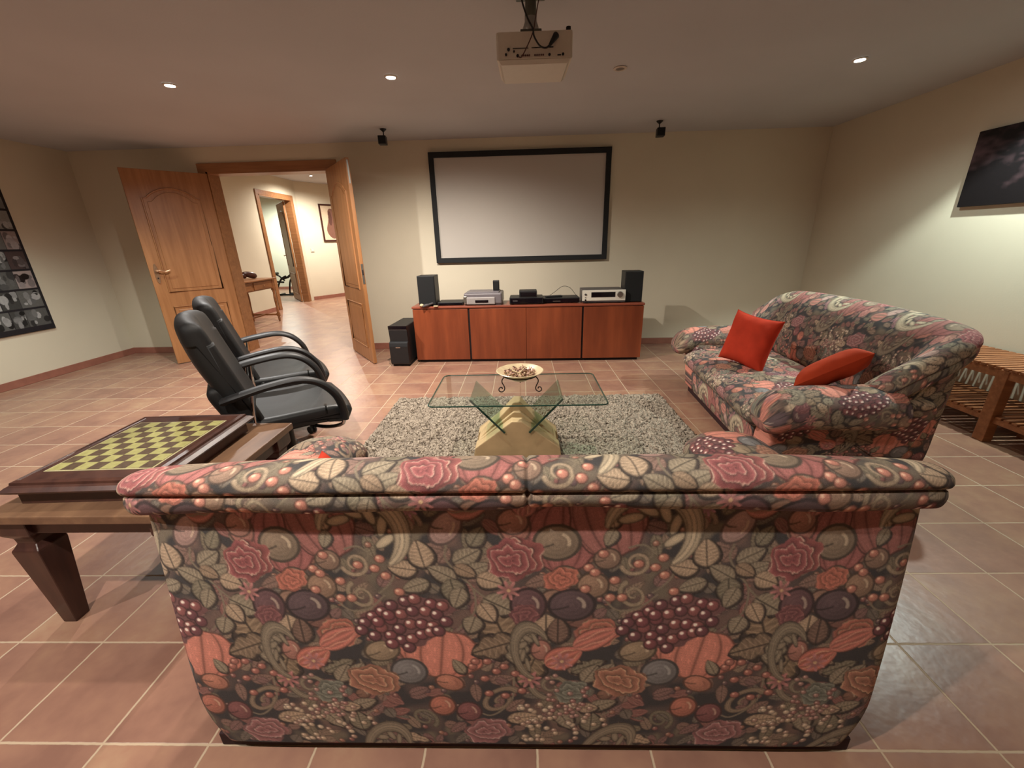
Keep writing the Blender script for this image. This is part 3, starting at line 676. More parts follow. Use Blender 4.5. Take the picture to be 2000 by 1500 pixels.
def paint_tapestry():
    W, H = int(TW/PX), int(TH/PX)
    rg = np.random.default_rng(3)
    A = np.empty((H, W, 3)); A[:] = (44, 45, 48)
    def wrapnoise(sy, sx):
        g = rg.random((sy, sx)); yi = np.arange(H)/H*sy; xi = np.arange(W)/W*sx
        y0 = yi.astype(int); x0 = xi.astype(int); fy = (yi-y0)[:, None]; fx = (xi-x0)[None]
        fy = fy*fy*(3-2*fy); fx = fx*fx*(3-2*fx); G = lambda a, b: g[(y0+a) % sy][:, (x0+b) % sx]
        return (G(0, 0)*(1-fx)+G(0, 1)*fx)*(1-fy)+(G(1, 0)*(1-fx)+G(1, 1)*fx)*fy
    n1 = .6*wrapnoise(9, 7)+.4*wrapnoise(21, 15)
    k = np.clip((n1-.50)*5, 0, 1)[..., None]; A = A*(1-k)+np.array((96, 72, 62))*k
    n2 = .6*wrapnoise(11, 8)+.4*wrapnoise(25, 18)
    k = np.clip((n2-.60)*6, 0, 1)[..., None]; A = A*(1-k)+np.array((98, 88, 68))*k
    yy, xx = np.mgrid[0:H, 0:W]
    def stamp(x, z, R, fn):
        cx, cy = x/PX, z/PX; r = int(R/PX)+2
        ys = np.arange(int(cy)-r, int(cy)+r+1); xs = np.arange(int(cx)-r, int(cx)+r+1)
        X, Y = np.meshgrid((xs-cx)*PX, (ys-cy)*PX)
        res = fn(X, Y)
        if res is None: return
        mask, col = res
        YY, XX = np.meshgrid(ys % H, xs % W, indexing='ij')
        A[YY[mask], XX[mask]] = col[mask] if col.ndim == 3 else col
    def one(t, x, z, rx, ry, ang, c1, c2):
        c1 = np.array(c1, float); c2 = np.array(c2, float); dark = c1*.42+8
        ca, sa = math.cos(math.radians(ang)), math.sin(math.radians(ang))
        def loc(X, Y): return (X*ca+Y*sa)/rx, (-X*sa+Y*ca)/ry
        R = max(rx, ry)*1.35
        if t == 'patch':
            def fn(X, Y):
                a, b = loc(X, Y); r = np.hypot(a, b)*(1+.06*np.sin(9*np.arctan2(b, a))); return r < 1, c1*(1.05-.1*r)[..., None]
        elif t == 'dot':
            def fn(X, Y):
                r = np.hypot(X/rx, Y/ry); return r < 1, c1*(1.1-.3*r)[..., None]
        elif t in ('ball', 'grape'):
            def fn(X, Y):
                a, b = loc(X, Y); r = np.hypot(a, b); th = np.arctan2(b, a)
                s = 1.10-.22*np.hypot(a+.3, b-.3)+.05*np.sin(r*26)
                col = c1*s[..., None]; col[r > (.86 if t == 'ball' else .8)] = dark
                if t == 'ball':
                    hl = (np.abs(r-.5) < .075) & (np.abs(th-.4) < .75); col[hl] = c2*.55+c1*.45
                    st = (np.abs(b-.25*np.sin(a*2.2)) < .045) & (a < -.1); col[st] = dark
                else: col[np.hypot(a+.3, b-.3) < .28] = c2
                return r < 1, col
        elif t == 'pump':
            def fn(X, Y):
                a, b = loc(X, Y); r = np.hypot(a, b)*(1+.03*np.cos(9*np.arctan2(b, a)))
                lon = np.arcsin(np.clip(a/np.sqrt(np.maximum(1-b*b*.9, .02)), -1, 1))
                rib = np.abs(((lon)/.52+.5) % 1-.5)
                s = 1.10-.34*np.exp(-(rib/.07)**2)-.10*r+.03*np.sin(b*60)+.10*(rib-.25)
                col = c1*s[..., None]; lite = (np.abs(rib-.33) < .03) & (np.sin(b*13+lon*5) > .35); col[lite] = c1*1.16+8
                col[r > .955] = c1*.55; return r < 1, col
        elif t == 'rose':
            ph = rg.uniform(0, 6)
            def fn(X, Y):
                a, b = loc(X, Y); th = np.arctan2(b, a); r = np.hypot(a, b)
                rim = 1+.08*np.sin(6*th+ph)+.018*np.sin(19*th)
                k = r/rim*2.7+.40*np.sin(2*th+ph+r*2.2)+.16*np.sin(5*th+r*4)+.035*np.sin(21*th)
                fr = k % 1
                col = c1*(.70+.42*fr)[..., None]
                m = (fr > .88) & (r > .2); col[m] = c2*.8+c1*.2
                col[(fr < .09)] = dark
                return r < rim, col
        elif t == 'tulip':
            def fn(X, Y):
                a, b = loc(X, Y); w_ = np.clip(1-a*a, 0, 1)**.6*(1-.25*a)
                m = (np.abs(a) < 1) & (np.abs(b) < w_); q = b/np.maximum(w_, 1e-3)
                col = c1*(1.08-.3*np.abs(np.sin(q*4.6)))[..., None]
                col[(np.abs(np.abs(q)-.42-.1*np.sin(a*5)) < .055)] = c2; col[np.abs(q) > .9] = dark
                return m, col
        elif t == 'leaf':
            R = max(rx, ry)*1.5; ph = rg.uniform(0, 6); big = rx > .04
            def fn(X, Y):
                a, b = loc(X, Y)
                w_ = np.clip(1-np.abs(a)**2.2, 0, 1)**.75*(1-.28*a)
                if big: w_ = w_*(.72+.34*np.abs(np.sin(a*4.2+ph)))
                m = (np.abs(a) < 1) & (np.abs(b) < w_)
                v = np.abs(((a*3.4-np.abs(b)*1.3) % 1)-.5)
                col = c1*(1.08-.2*np.abs(b)+.10*np.sin(a*30))[..., None]
                col[(v < .07) & (np.abs(a) < .85)] = c1*1.3+6
                col[np.abs(b) < .055] = dark; col[np.abs(b) > w_-.10] = dark*1.1
                return m, col
        elif t == 'star':
            def fn(X, Y):
                a, b = loc(X, Y); th = np.arctan2(b, a); r = np.hypot(a, b)
                rim = .32+.68*np.abs(np.cos(4*th))**1.5
                col = c1*(.8+.5*r)[..., None]; col[r < .16] = (190, 150, 90); return r < rim, col
        elif t in ('scroll', 'acan'):
            n = 90; R = rx*1.45
            s = np.linspace(0, 1, n)
            if t == 'scroll':
                tt = s*3.1*PI; rad = (1-.86*s); thk = .20*(1-.62*s)
                cxs = rad*np.cos(tt); cys = rad*np.sin(tt)
            else:
                tt = -.35*PI+s*1.25*PI; rad = np.ones(n); thk = .25*np.sin(s*PI)**.5*(1-.15*s)+.03
                cxs = rad*np.cos(tt); cys = rad*np.sin(tt)
            def fn(X, Y):
                a, b = loc(X, Y); best = np.full(a.shape, 9.); sid = np.zeros(a.shape)
                for i in range(n):
                    d = np.hypot(a-cxs[i], b-cys[i])/thk[i]; u = d < best; best = np.where(u, d, best); sid = np.where(u, s[i], sid)
                mask = best < 1
                col = c1*(1.12-.28*best)[..., None]
                r = np.hypot(a, b); st = np.abs(((r*9) % 1)-.5) < .1; col[st & (best < .8)] = dark*1.4
                col[best > .84] = dark
                if t == 'acan':
                    for k in range(5):
                        th0 = -.15*PI+k*.22*PI; ex, ey = .60*math.cos(th0), .60*math.sin(th0)
                        aa = (a-ex)*math.cos(th0+.9)+(b-ey)*math.sin(th0+.9); bb = -(a-ex)*math.sin(th0+.9)+(b-ey)*math.cos(th0+.9)
                        q = np.hypot(aa/.34, bb/.13); lm = q < 1
                        lc = c1*(1.15-.25*q)[..., None]; lc[q > .8] = dark
                        upd = lm & ~mask; col[upd] = lc[upd]; mask = mask | lm
                return mask, col
        stamp(x, z, R, fn)
    # quiet filling of small leaves and berries over the dark ground
    for i in range(430):
        x, z = rg.uniform(0, TW), rg.uniform(0, TH); k = rg.random()
        if k < .6: one('leaf', x, z, rg.uniform(.016, .032), rg.uniform(.009, .017), rg.uniform(0, 360), [(104, 94, 70), (114, 84, 70), (92, 84, 72), (118, 96, 74), (110, 76, 70)][i % 5], (0, 0, 0))
        elif k < .85: one('grape', x, z, .008, .008, 0, [(132, 72, 66), (150, 92, 66), (96, 70, 74)][i % 3], (190, 160, 130))
        else: one('tulip', x, z, .024, .014, rg.uniform(0, 360), (130, 74, 66), (160, 110, 90))
    def stem(pts, w_, c1):
        for x, z in spline(pts, 30): one('dot', x, z, w_, w_, 0, c1, c1)
    for m_ in MOTIFS:
        if m_[0] == 'pump': one(*m_)
    for pts in STEMS: stem(pts, .0024, (128, 116, 88))
    for m_ in MOTIFS:
        if m_[0] not in ('pump', 'acan'):
            k = 1.16 if m_[0] in ('leaf', 'rose', 'tulip', 'ball', 'grape') else 1.05
            if m_[0] == 'leaf': one('leaf', m_[1]+.002, m_[2]-.003, m_[3]*k*1.08, m_[4]*k*1.15, m_[5], (52, 44, 40), (0, 0, 0))
            one(m_[0], m_[1], m_[2], m_[3]*k, m_[4]*k, *m_[5:])
    for m_ in MOTIFS:
        if m_[0] == 'acan': one(m_[0], m_[1], m_[2]-.012, m_[3]*1.22, m_[4]*1.12, *m_[5:])
    for ax in (0, 1): A = .6*A+.2*np.roll(A, 1, ax)+.2*np.roll(A, -1, ax)
    A = A*.87+.13*A.mean((0, 1))
    A = np.clip(A*(1+.10*(rg.random((H, W, 1))-.5)), 0, 255)/255
    A = np.where(A <= .04045, A/12.92, ((A+.055)/1.055)**2.4)
    g = A.mean(2, keepdims=True)
    return (A*.66+g*.34)*1.9+.014
TAP = paint_tapestry()
def tapestry(U, V, fade=None):
    H, W = TAP.shape[:2]
    x = (U/PX) % W; y = (V/PX) % H
    x0 = np.floor(x).astype(int); y0 = np.floor(y).astype(int); fx = (x-x0)[..., None]; fy = (y-y0)[..., None]
    g = lambda i, j: TAP[j % H, i % W]
    c = (g(x0, y0)*(1-fx)+g(x0+1, y0)*fx)*(1-fy)+(g(x0, y0+1)*(1-fx)+g(x0+1, y0+1)*fx)*fy
    return c

# ------------------------------------------------------------------ upholstered sofa
def outward(Q):
    d = np.roll(Q, -1, 0)-np.roll(Q, 1, 0); n = np.column_stack([d[:, 1], -d[:, 0]])
    n /= np.maximum(np.hypot(n[:, 0], n[:, 1]), 1e-9)[:, None]
    area = .5*np.sum(Q[:, 0]*np.roll(Q[:, 1], -1)-np.roll(Q[:, 0], -1)*Q[:, 1])
    return n if area > 0 else -n
def loft(a0, a1, prof, R, res, deform=None, round_end=(True, True), cap_res=0):
    """closed profile prof (k,2) swept from a0 to a1, its ends rounded with radius R; returns P(n,k,3) as (a, p, q), U, V"""
    Q, s = resample(prof, res); n_ = outward(Q)
    A = [a0+R*(1-math.cos(t)) for t in np.linspace(0, PI/2, 7)[:-1]] if round_end[0] else []
    k = max(2, int((a1-a0-2*R)/res)); A += list(np.linspace(a0+(R if round_end[0] else 0), a1-(R if round_end[1] else 0), k))
    if round_end[1]: A += [a1-R+R*math.sin(t) for t in np.linspace(0, PI/2, 7)[1:]]
    P = []; U = []
    for a in A:
        d = 0
        if round_end[0] and a < a0+R: d = R-math.sqrt(max(0, R*R-(a0+R-a)**2))
        if round_end[1] and a > a1-R: d = R-math.sqrt(max(0, R*R-(a-a1+R)**2))
        p = Q-n_*d
        if deform is not None: p = deform(a, p)
        P.append(np.column_stack([np.full(len(p), a), p])); U.append(a)
    if cap_res:
        for end in (0, -1):
            e = P[end]; c = e.mean(0); k = max(2, int(np.abs(e-c).max()/cap_res))
            rings_ = [c+(e-c)*(1-i/k) for i in range(1, k)]
            if end == 0: P = rings_[::-1]+P; U = [U[0]]*len(rings_)+U
            else: P = P+rings_; U = U+[U[-1]]*len(rings_)
    P = np.array(P); U = np.repeat(np.array(U)[:, None], len(Q), 1); V = np.repeat(s[None, :], len(P), 0)
    return P, U, V
def make_sofa(name, label, loc, rotz, fine, group, HB, HT, xa):
    t = thing(name, label, 'sofa', loc, rotz, group)
    # barrel back: the top ridge sweeps round to the arms; x across, y forward, z up
    rid = [(0, .034, .843), (.5, .040, .838), (.82, .050, .825), (.945, .078, .803), (1.0, .145, .762), (1.0, .23, .70), (.98, .32, .63), (.96, .40, .55)]
    bas = [(0, 0), (.5, 0), (.88, 0), (.985, .008), (1.0, .05), (1.0, .15), (1.0, .3), (1.0, .45)]
    rid = [(-x*HT, y, z) for x, y, z in rid[:0:-1]]+[(x*HT, y, z) for x, y, z in rid]
    bas = [(-x*HB, y, 0) for x, y in bas[:0:-1]]+[(x*HB, y, 0) for x, y in bas]
    R = spline(rid, 40); B = spline(bas, 40)
    d = np.r_[0, np.cumsum(np.linalg.norm(np.diff(R, axis=0), axis=1))]; n = int(d[-1]/fine)
    s = np.linspace(0, d[-1], n)
    R = np.stack([np.interp(s, d, R[:, k]) for k in range(3)], 1); B = np.stack([np.interp(s, d, B[:, k]) for k in range(3)], 1)
    sR = s-d[-1]/2
    db = np.r_[0, np.cumsum(np.linalg.norm(np.diff(B, axis=0), axis=1))]; sB = db-db[-1]/2
    foc = np.stack([np.clip(R[:, 0], -.5*HT, .5*HT), np.full(n, .50)], 1)
    O = R[:, :2]-foc; O /= np.linalg.norm(O, axis=1)[:, None]; O = np.column_stack([O, np.zeros(n)])   # outward in plan
    Z = np.array([0, 0, 1.])
    # body below the roll, its lower corners drawn in
    k = int(.72/fine); S = np.linspace(0, 1, k); top = R+O*.024-Z*.060
    pts = []
    for q in S:
        f = q**1.5
        p = B*(1-f)+top*f; p[:, 2] = .035+(top[:, 2]-.035)*q; p[:, 0] *= 1-.045*max(0, 1-q/.22)**2; pts.append(p)
    inn = [(R-O*.02-Z*.03), (R-O*.09-Z*.12), (R-O*.15-Z*.30)]
    low = B-O*.20; a = low.copy(); a[:, 2] = .30*R[:, 2]/.843; b = low.copy(); b[:, 2] = .035
    P = np.stack(pts+inn+[a, b], 1)
    u = np.repeat(sB[:, None], P.shape[1], 1); v = P[..., 2].copy()
    v[:, :k] = .035+np.linspace(0, 1, k)[None]*.715
    grid_obj('back_panel', P, 'fabric', t, True, tapestry(u, v), True, True)
    # padded roll with a piped seam, a shadow gap under the lip and a centre seam
    sec = spline([(.018, -.078), (.044, -.083), (.055, -.074), (.059, -.058), (.056, -.046)], 10)
    sec = np.vstack([sec, spline([(.0495, -.0425), (.0580, -.0375), (.061, -.026), (.053, -.009), (.030, .002), (.0, .002), (-.036, -.012), (-.076, -.042), (-.116, -.088), (-.150, -.150), (-.178, -.230), (-.198, -.32), (-.205, -.42), (-.15, -.45), (-.06, -.26), (-.01, -.12)], 14)])
    sec, sv = resample(sec, fine); nn = outward(sec)
    ctr = np.exp(-((sR-.006)/.004)**2)*.005
    wav = .0035*np.sin(sR*8+.8)+.002*np.sin(sR*19)
    so = sec[None, :, 0]-nn[None, :, 0]*ctr[:, None]; sz = sec[None, :, 1]-nn[None, :, 1]*ctr[:, None]
    lipw = np.clip((-.045-sec[:, 1])/.03, 0, 1)*(sec[:, 0] > 0)
    sz = sz+wav[:, None]*lipw[None]-.012*(np.abs(sR[:, None])/HT)**2*lipw[None]
    P = R[:, None, :]+O[:, None, :]*so[..., None]+Z*sz[..., None]
    P[..., 2] = np.maximum(P[..., 2], .10)
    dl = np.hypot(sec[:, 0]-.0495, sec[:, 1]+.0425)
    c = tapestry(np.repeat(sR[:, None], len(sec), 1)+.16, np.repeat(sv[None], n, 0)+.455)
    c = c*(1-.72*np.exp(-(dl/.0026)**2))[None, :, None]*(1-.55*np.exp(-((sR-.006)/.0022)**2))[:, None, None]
    grid_obj('back_cushion', P, 'fabric', t, True, c, True)
    res = max(fine, .004)
    # arms: padded roll with a drooping nose over a flared side panel
    for sx in (-1, 1):
        pr = np.array([(math.copysign(abs(math.cos(a))**.85, math.cos(a))*.150, math.copysign(abs(math.sin(a))**.9, math.sin(a))*.098) for a in np.linspace(0, 2*PI, 60, endpoint=False)])
        def d_arm(a, p, sx=sx):
            p = p.copy(); u = (a-.32)/.59
            nose = max(0, (a-.70)/.21)
            p[:, 0] = p[:, 0]*(1-.06*u)+sx*xa
            p[:, 1] = p[:, 1]*(1.05-.12*u)+.442-.010*u-.060*nose**2
            return p
        P, U, V = loft(.32, .91, pr, .080, res, d_arm, (False, True))
        P = P[..., [1, 0, 2]]
        grid_obj('armrest', P, 'fabric', t, True, tapestry(U+sx*.2, V+.11), True)
        side = np.array([(.12, .045), (.12, .44), (.16, .49), (.62, .47), (.78, .42), (.815, .32), (.80, .05)])
        side, _ = resample(side, .03)
        P, U, V = loft(HB-.19 if sx > 0 else -HB, HB if sx > 0 else -HB+.19, side, .03, res, cap_res=res*1.3)
        c = tapestry(P[..., 1]+.13, P[..., 2]+.1)
        P[..., 0] += sx*(xa+.05-HB)*(np.clip(P[..., 2], 0, .5)/.42)**1.5
        grid_obj('side_panel', P, 'fabric', t, True, c, True)
    base = np.array([(.18, .045), (.785, .045), (.80, .12), (.80, .22), (.76, .26), (.18, .26)]); base, _ = resample(base, .02)
    P, U, V = loft(-HB+.17, HB-.17, base, .01, res*1.6); grid_obj('seat_base', P, 'fabric', t, True, tapestry(P[..., 0], V), True)
    cu = spline([(.22, .25), (.50, .24), (.78, .24), (.85, .26), (.875, .305), (.85, .35), (.76, .382), (.5, .402), (.24, .40), (.20, .33)], 8, True)
    P, U, V = loft(-xa+.14, xa-.14, cu, .05, res); grid_obj('seat_cushion', P, 'fabric', t, True, tapestry(P[..., 0]+.1, V+.2), True)
    MB().box(-HB+.02, HB-.02, .012, .775, 0, .045, .004).build('plinth', 'plinth', t)
    return t

S1 = make_sofa('sofa', 'floral tapestry sofa in the foreground, seen from behind', (-.002, .672, 0), 0, .0022, 'matching floral sofas', .835, .852, .805)
S2 = make_sofa('sofa', 'floral tapestry sofa standing by the right wall with two orange cushions', (2.136, 2.584, 0), 1.501, .005, 'matching floral sofas', .6875, .78, .745)

# ------------------------------------------------------------------ cushions
def cushion(name, label, m, base, center, u, v, w_=.42, th=.14, group=None):
    """square cushion; center and the side directions u, v are given in the frame of the sofa it lies on"""
    n = 44; g = np.linspace(-1, 1, n); g = np.sign(g)*np.abs(g)**.8; A, B = np.meshgrid(g, g, indexing='ij')
    X = A*w_/2*(1-.10*(1-np.abs(B)**2.2)*np.abs(A)); Y = B*w_/2*(1-.10*(1-np.abs(A)**2.2)*np.abs(B))
    T = (np.clip(1-A**4, 0, 1)*np.clip(1-B**4, 0, 1))**.6*th/2
    e = 1-np.maximum(abs(A), abs(B))**6
    wr = .005*np.sin(A*5+B*8+1)*np.exp(-((np.abs(A)-.75)/.25)**2)*e+.004*np.sin(A*11-B*3)*np.abs(B)**2*e
    front = np.stack([X, Y, T+wr], -1); back = np.stack([X, Y, -T+wr*.5], -1)
    P = np.concatenate([front, back[:, ::-1]], 1)
    o = grid_obj(name, P, m, None, True)
    u = Vector(u).normalized(); v = Vector(v); v = (v-u*v.dot(u)).normalized(); n_ = u.cross(v)
    loc = Matrix(((u.x, v.x, n_.x, center[0]), (u.y, v.y, n_.y, center[1]), (u.z, v.z, n_.z, center[2]), (0, 0, 0, 1)))
    bm_ = Matrix.Translation(base[0]) @ Matrix.Rotation(base[1], 4, 'Z')
    o.matrix_world = bm_ @ loc
    return tag(o, label, 'cushion', group)
B2 = ((2.136, 2.584, 0), 1.501); B1 = ((-.002, .672, 0), 0)
cushion('cushion', 'bright orange cushion standing in the middle of the right sofa', 'orange', B2, (.12, .60, .565), (-.85, -.42, -.08), (.14, -.20, .95), .36, .13, 'orange cushions on the right sofa')
cushion('cushion', 'orange cushion half hidden behind the near arm of the right sofa', 'orange2', B2, (-.52, .46, .565), (-.50, .33, .12), (.22, .50, -.40), .36, .13, 'orange cushions on the right sofa')
cushion('cushion', 'orange cushion showing only one corner above the back of the foreground sofa', 'orange', B1, (-.575, .355, .485), (0, 1, 0), (-.60, 0, .80), .31, .10)

# ------------------------------------------------------------------ projection screen
t = thing('projection_screen', 'white projection screen in a wide black frame on the far wall', 'screen', (0, YF, 0))
sx0, sx1, sz0, sz1, fw = -.985, .980, 1.018, 2.160, .055
MB().box(sx0+fw-.01, sx1-fw+.01, -.020, -.004, sz0+fw-.01, sz1-fw+.01).build('screen_surface', 'screen', t)
mb = MB()
mb.box(sx0, sx1, -.040, 0, sz1-fw, sz1, .004).box(sx0, sx1, -.040, 0, sz0, sz0+fw, .004).box(sx0, sx0+fw, -.0405, 0, sz0, sz1, .004).box(sx1-fw, sx1, -.0405, 0, sz0, sz1, .004)
mb.build('frame', 'frame', t)

# ------------------------------------------------------------------ sideboard
CY = 4.27; CX0, CX1, CZ = -1.165, 1.262, .612; CD = .36
t = thing('sideboard', 'long low cherry wood sideboard with four flat doors under the screen', 'sideboard', (0, CY, 0), math.radians(-1.2))
MB().box(CX0+.005, CX1-.005, .022, CD, .045, CZ-.024, .002).build('carcass', 'cherryd', t)
MB().box(CX0-.005, CX1+.005, -.004, CD+.004, CZ-.026, CZ, .008).build('top', 'cherryd', t)
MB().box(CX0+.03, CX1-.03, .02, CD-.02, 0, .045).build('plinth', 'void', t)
dv = [CX0+.004, -.565, .042, .634, CX1-.004]; gaps = [0, .010, .0015, .010, 0]
for i in range(4):
    d = MB().box(dv[i]+gaps[i], dv[i+1]-gaps[i+1], 0, .02, .03, CZ-.032, .002).build('door', 'cherry', t)
for i in (1, 3):
    MB().box(dv[i]-gaps[i]+.001, dv[i]+gaps[i]-.001, .012, .022, .03, CZ-.032).build('gap_strip', 'void', t)

def on_board(name, label, cat, x, y, rz=0, group=None): return thing(name, label, cat, (x, y, CZ), rz, group)
def shelf_speaker(label, x, y, w_=.185, h_=.31, d_=.19, g='bookshelf speakers on the sideboard'):
    s = on_board('bookshelf_speaker', label, 'speaker', x, y, math.radians(-1.2), g)
    MB().box(-w_/2, w_/2, 0, d_, 0, h_, .004).build('cabinet', 'black', s)
    MB().box(-w_/2+.006, w_/2-.006, -.012, .001, .006, h_-.006, .005).build('grille', 'cloth', s)
    return s
shelf_speaker('black bookshelf speaker on the end of the sideboard nearest the door', -1.00, 4.33)
shelf_speaker('black bookshelf speaker on the sideboard beside the silver receiver', 1.155, 4.31)
s = on_board('printer', 'grey office printer on the sideboard with a small black box on it', 'printer', -.41, 4.30, math.radians(-2))
MB().box(-.20, .20, 0, .29, .012, .125, .014).build('casing', 'grey', s)
MB().box(-.17, .17, .02, .25, .124, .136, .006).build('lid', 'grey', s)
MB().box(-.17, .13, -.012, .01, .01, .085, .008).build('front_panel', 'greyl', s)
MB().box(-.08, .06, -.016, -.008, .028, .056, .004).build('paper_slot', 'display', s)
MB().box(-.205, -.16, -.006, .27, .012, .10, .012).build('side_grip', 'steel', s)
MB().box(-.19, .19, .01, .28, 0, .012).build('base', 'greyd', s)
s = thing('mini_speaker', 'small black box standing on the grey printer', 'speaker', (-.272, 4.40, CZ+.136))
MB().box(-.033, .033, 0, .06, 0, .105, .005).build('casing', 'black', s); MB().box(-.026, .026, -.003, .001, .012, .095, .002).build('grille', 'cloth', s)
s = on_board('video_recorder', 'flat black video recorder between the left speaker and the printer', 'video recorder', -.765, 4.33)
MB().box(-.13, .14, 0, .22, .004, .034, .004).build('casing', 'black', s); MB().box(-.12, .13, -.003, .001, .008, .024).build('front_panel', 'display', s)
s = on_board('disc_player', 'black disc player carrying a smaller black box', 'disc player', .045, 4.285, math.radians(-1))
MB().box(-.175, .175, 0, .24, .008, .072, .004).build('casing', 'black', s); MB().box(-.165, .165, -.004, .001, .014, .066, .001).build('front_panel', 'display', s)
MB().box(-.14, -.09, -.006, -.003, .034, .046).build('badge', 'greyd', s)
for x in (-.14, .14): MB().cyl((x, .04, 0), (x, .04, .01), .014).build('foot', 'tire', s)
s = thing('set_top_box', 'small black box stacked on the black disc player', 'set-top box', (.065, 4.29, CZ+.072))
MB().box(-.092, .092, 0, .15, 0, .068, .006).build('casing', 'black', s); MB().box(-.08, .08, -.003, .001, .012, .05, .002).build('front_panel', 'display', s)
s = on_board('dvd_recorder', 'slim black recorder between the disc player and the silver receiver', 'recorder', .405, 4.33)
MB().box(-.19, .20, 0, .22, .006, .056, .004).build('casing', 'black', s); MB().box(-.18, .19, -.004, .001, .01, .046).build('front_panel', 'display', s)
MB().box(-.08, .0, -.006, -.003, .02, .026).build('badge', 'steel', s)
s = thing('remote_control', 'black remote control lying on the slim black recorder', 'remote control', (.34, 4.40, CZ+.056), math.radians(12))
MB().box(-.09, .09, -.022, .022, 0, .018, .006).build('casing', 'black', s)
for i in range(7):
    for j in range(2): MB().box(-.07+i*.02, -.06+i*.02, -.012+j*.014, -.004+j*.014, .017, .0195).build('button', 'greyd', s)
MB().tube(spline([(.30, 4.50, CZ+.06), (.36, 4.50, CZ+.10), (.44, 4.50, CZ+.155), (.52, 4.50, CZ+.14), (.58, 4.49, CZ+.07), (.60, 4.47, CZ+.05)], 8), .0022, 6)\
    .build('cable', 'cable', None, True)
tag(bpy.data.objects['cable'], 'thin dark cable arching behind the slim black recorder', 'cable')
s = on_board('av_receiver', 'silver fronted receiver with a black display and round knob', 'receiver', .845, 4.275, math.radians(-1.2))
MB().box(-.215, .215, .008, .29, .012, .132, .004).build('casing', 'greyd', s)
MB().box(-.22, .22, -.010, .009, .026, .134, .004).build('front_panel', 'silver', s)
MB().box(-.22, .22, -.006, .009, .010, .026, .002).build('lower_trim', 'greyd', s)
MB().box(-.13, .115, -.0125, -.009, .062, .114, .002).build('display', 'display', s)
MB().lathe([(0, .016), (.026, .016), (.030, .010), (.030, 0)], 28, mtx=Matrix.Translation((.163, -.009, .088)) @ Matrix.Rotation(PI/2, 4, 'X')).build('volume_knob', 'steel', s, True)
MB().cyl((-.188, -.009, .092), (-.188, -.015, .092), .011).build('power_button', 'greyd', s)
MB().box(-.195, -.180, -.0125, -.009, .056, .063).build('button', 'greyd', s)
MB().cyl((-.188, -.009, .036), (-.188, -.014, .036), .009).build('headphone_socket', 'display', s)
for x in (-.17, .17):
    for y in (.05, .25): MB().cyl((x, y, 0), (x, y, .014), .018).build('foot', 'tire', s)
# small things in front of the left speaker
s = on_board('remote_control', 'grey remote control leaning in front of the left bookshelf speaker', 'remote control', -.985, 4.285, math.radians(28))
MB().box(-.06, .06, -.016, .016, 0, .016, .005, Matrix.Rotation(math.radians(-14), 4, 'Y') @ Matrix.Translation((0, 0, .012))).build('casing', 'greyd', s)
MB().box(-.045, .0, -.010, .010, .0, .004, .001, Matrix.Rotation(math.radians(-14), 4, 'Y') @ Matrix.Translation((0, 0, .0275))).build('button_pad', 'grey', s)
s = on_board('ornament', 'small round cream ornament in front of the left bookshelf speaker', 'ornament', -1.055, 4.288)
MB().lathe([(0, 0), (.014, .001), (.022, .010), (.022, .018), (.014, .027), (.006, .031), (0, .032)], 20).build('body', 'bowl', s, True)
s = on_board('matchbox', 'tiny cream box lying near the left end of the sideboard', 'box', -.905, 4.278, math.radians(4))
MB().box(-.022, .022, -.012, .012, 0, .011, .001).build('sleeve', 'bowl', s); MB().box(-.0225, .0225, -.010, .010, .002, .009).build('tray', 'white', s)

# ------------------------------------------------------------------ subwoofer
s = thing('subwoofer', 'black upright bass speaker on the floor beside the sideboard', 'speaker', (-1.305, 4.16, 0), math.radians(-3))
mb = MB().box(-.105, .095, .02, .50, .03, .435, .012); mb.build('cabinet', 'black', s)
MB().box(-.10, .09, .03, .48, 0, .03).build('base', 'tire', s)
MB().prism([(.0, .02), (-.012, .04), (-.014, .22), (-.004, .26), (.02, .27), (.03, .27), (.03, .02)], 'x', -.105, .095, .004).build('front_grille', 'black', s)
MB().prism([(.022, .27), (.03, .28), (.034, .36), (.012, .40), (.012, .435), (.03, .435), (.04, .27)], 'x', -.105, .095, .003).build('port', 'display', s)
MB().box(-.035, .015, -.016, -.012, .205, .213).build('badge', 'chrome', s)

# ------------------------------------------------------------------ shaggy rug
def rug():
    x0, x1, y0, y1, h = -1.05, 1.13, 1.74, 3.17, .024
    nx, ny = 545, 358
    X, Y = np.meshgrid(np.linspace(x0, x1, nx), np.linspace(y0, y1, ny), indexing='ij')
    rg = np.random.default_rng(11)
    def blur(a, k):
        for _ in range(k): a = (a+np.roll(a, 1, 0)+np.roll(a, -1, 0)+np.roll(a, 1, 1)+np.roll(a, -1, 1))/5
        return a
    f = blur(rg.standard_normal((nx, ny)), 1); f /= f.std()
    g = blur(rg.standard_normal((nx, ny)), 14); g /= g.std()
    edge = np.minimum.reduce([X-x0, x1-X, Y-y0, y1-Y]); lip = np.clip(edge/.02, 0, 1)**.5
    X = X+.004*blur(rg.standard_normal((nx, ny)), 1)*2; Y = Y+.008*blur(rg.standard_normal((nx, ny)), 1)
    Z = (h+.0045*f+.0025*g)*lip+.001
    b = np.clip(.55+.16*f+.08*g+.10*rg.standard_normal((nx, ny)), 0, 1)
    lo = np.array(lin((92, 80, 72))); hi = np.array(lin((186, 172, 154)))
    C = lo+(hi-lo)*b[..., None]
    o = grid_obj('rug', np.stack([X, Y, Z], -1), 'pile', None, False, C)
    tag(o, 'shaggy grey beige rug under the glass coffee table', 'rug')
rug()

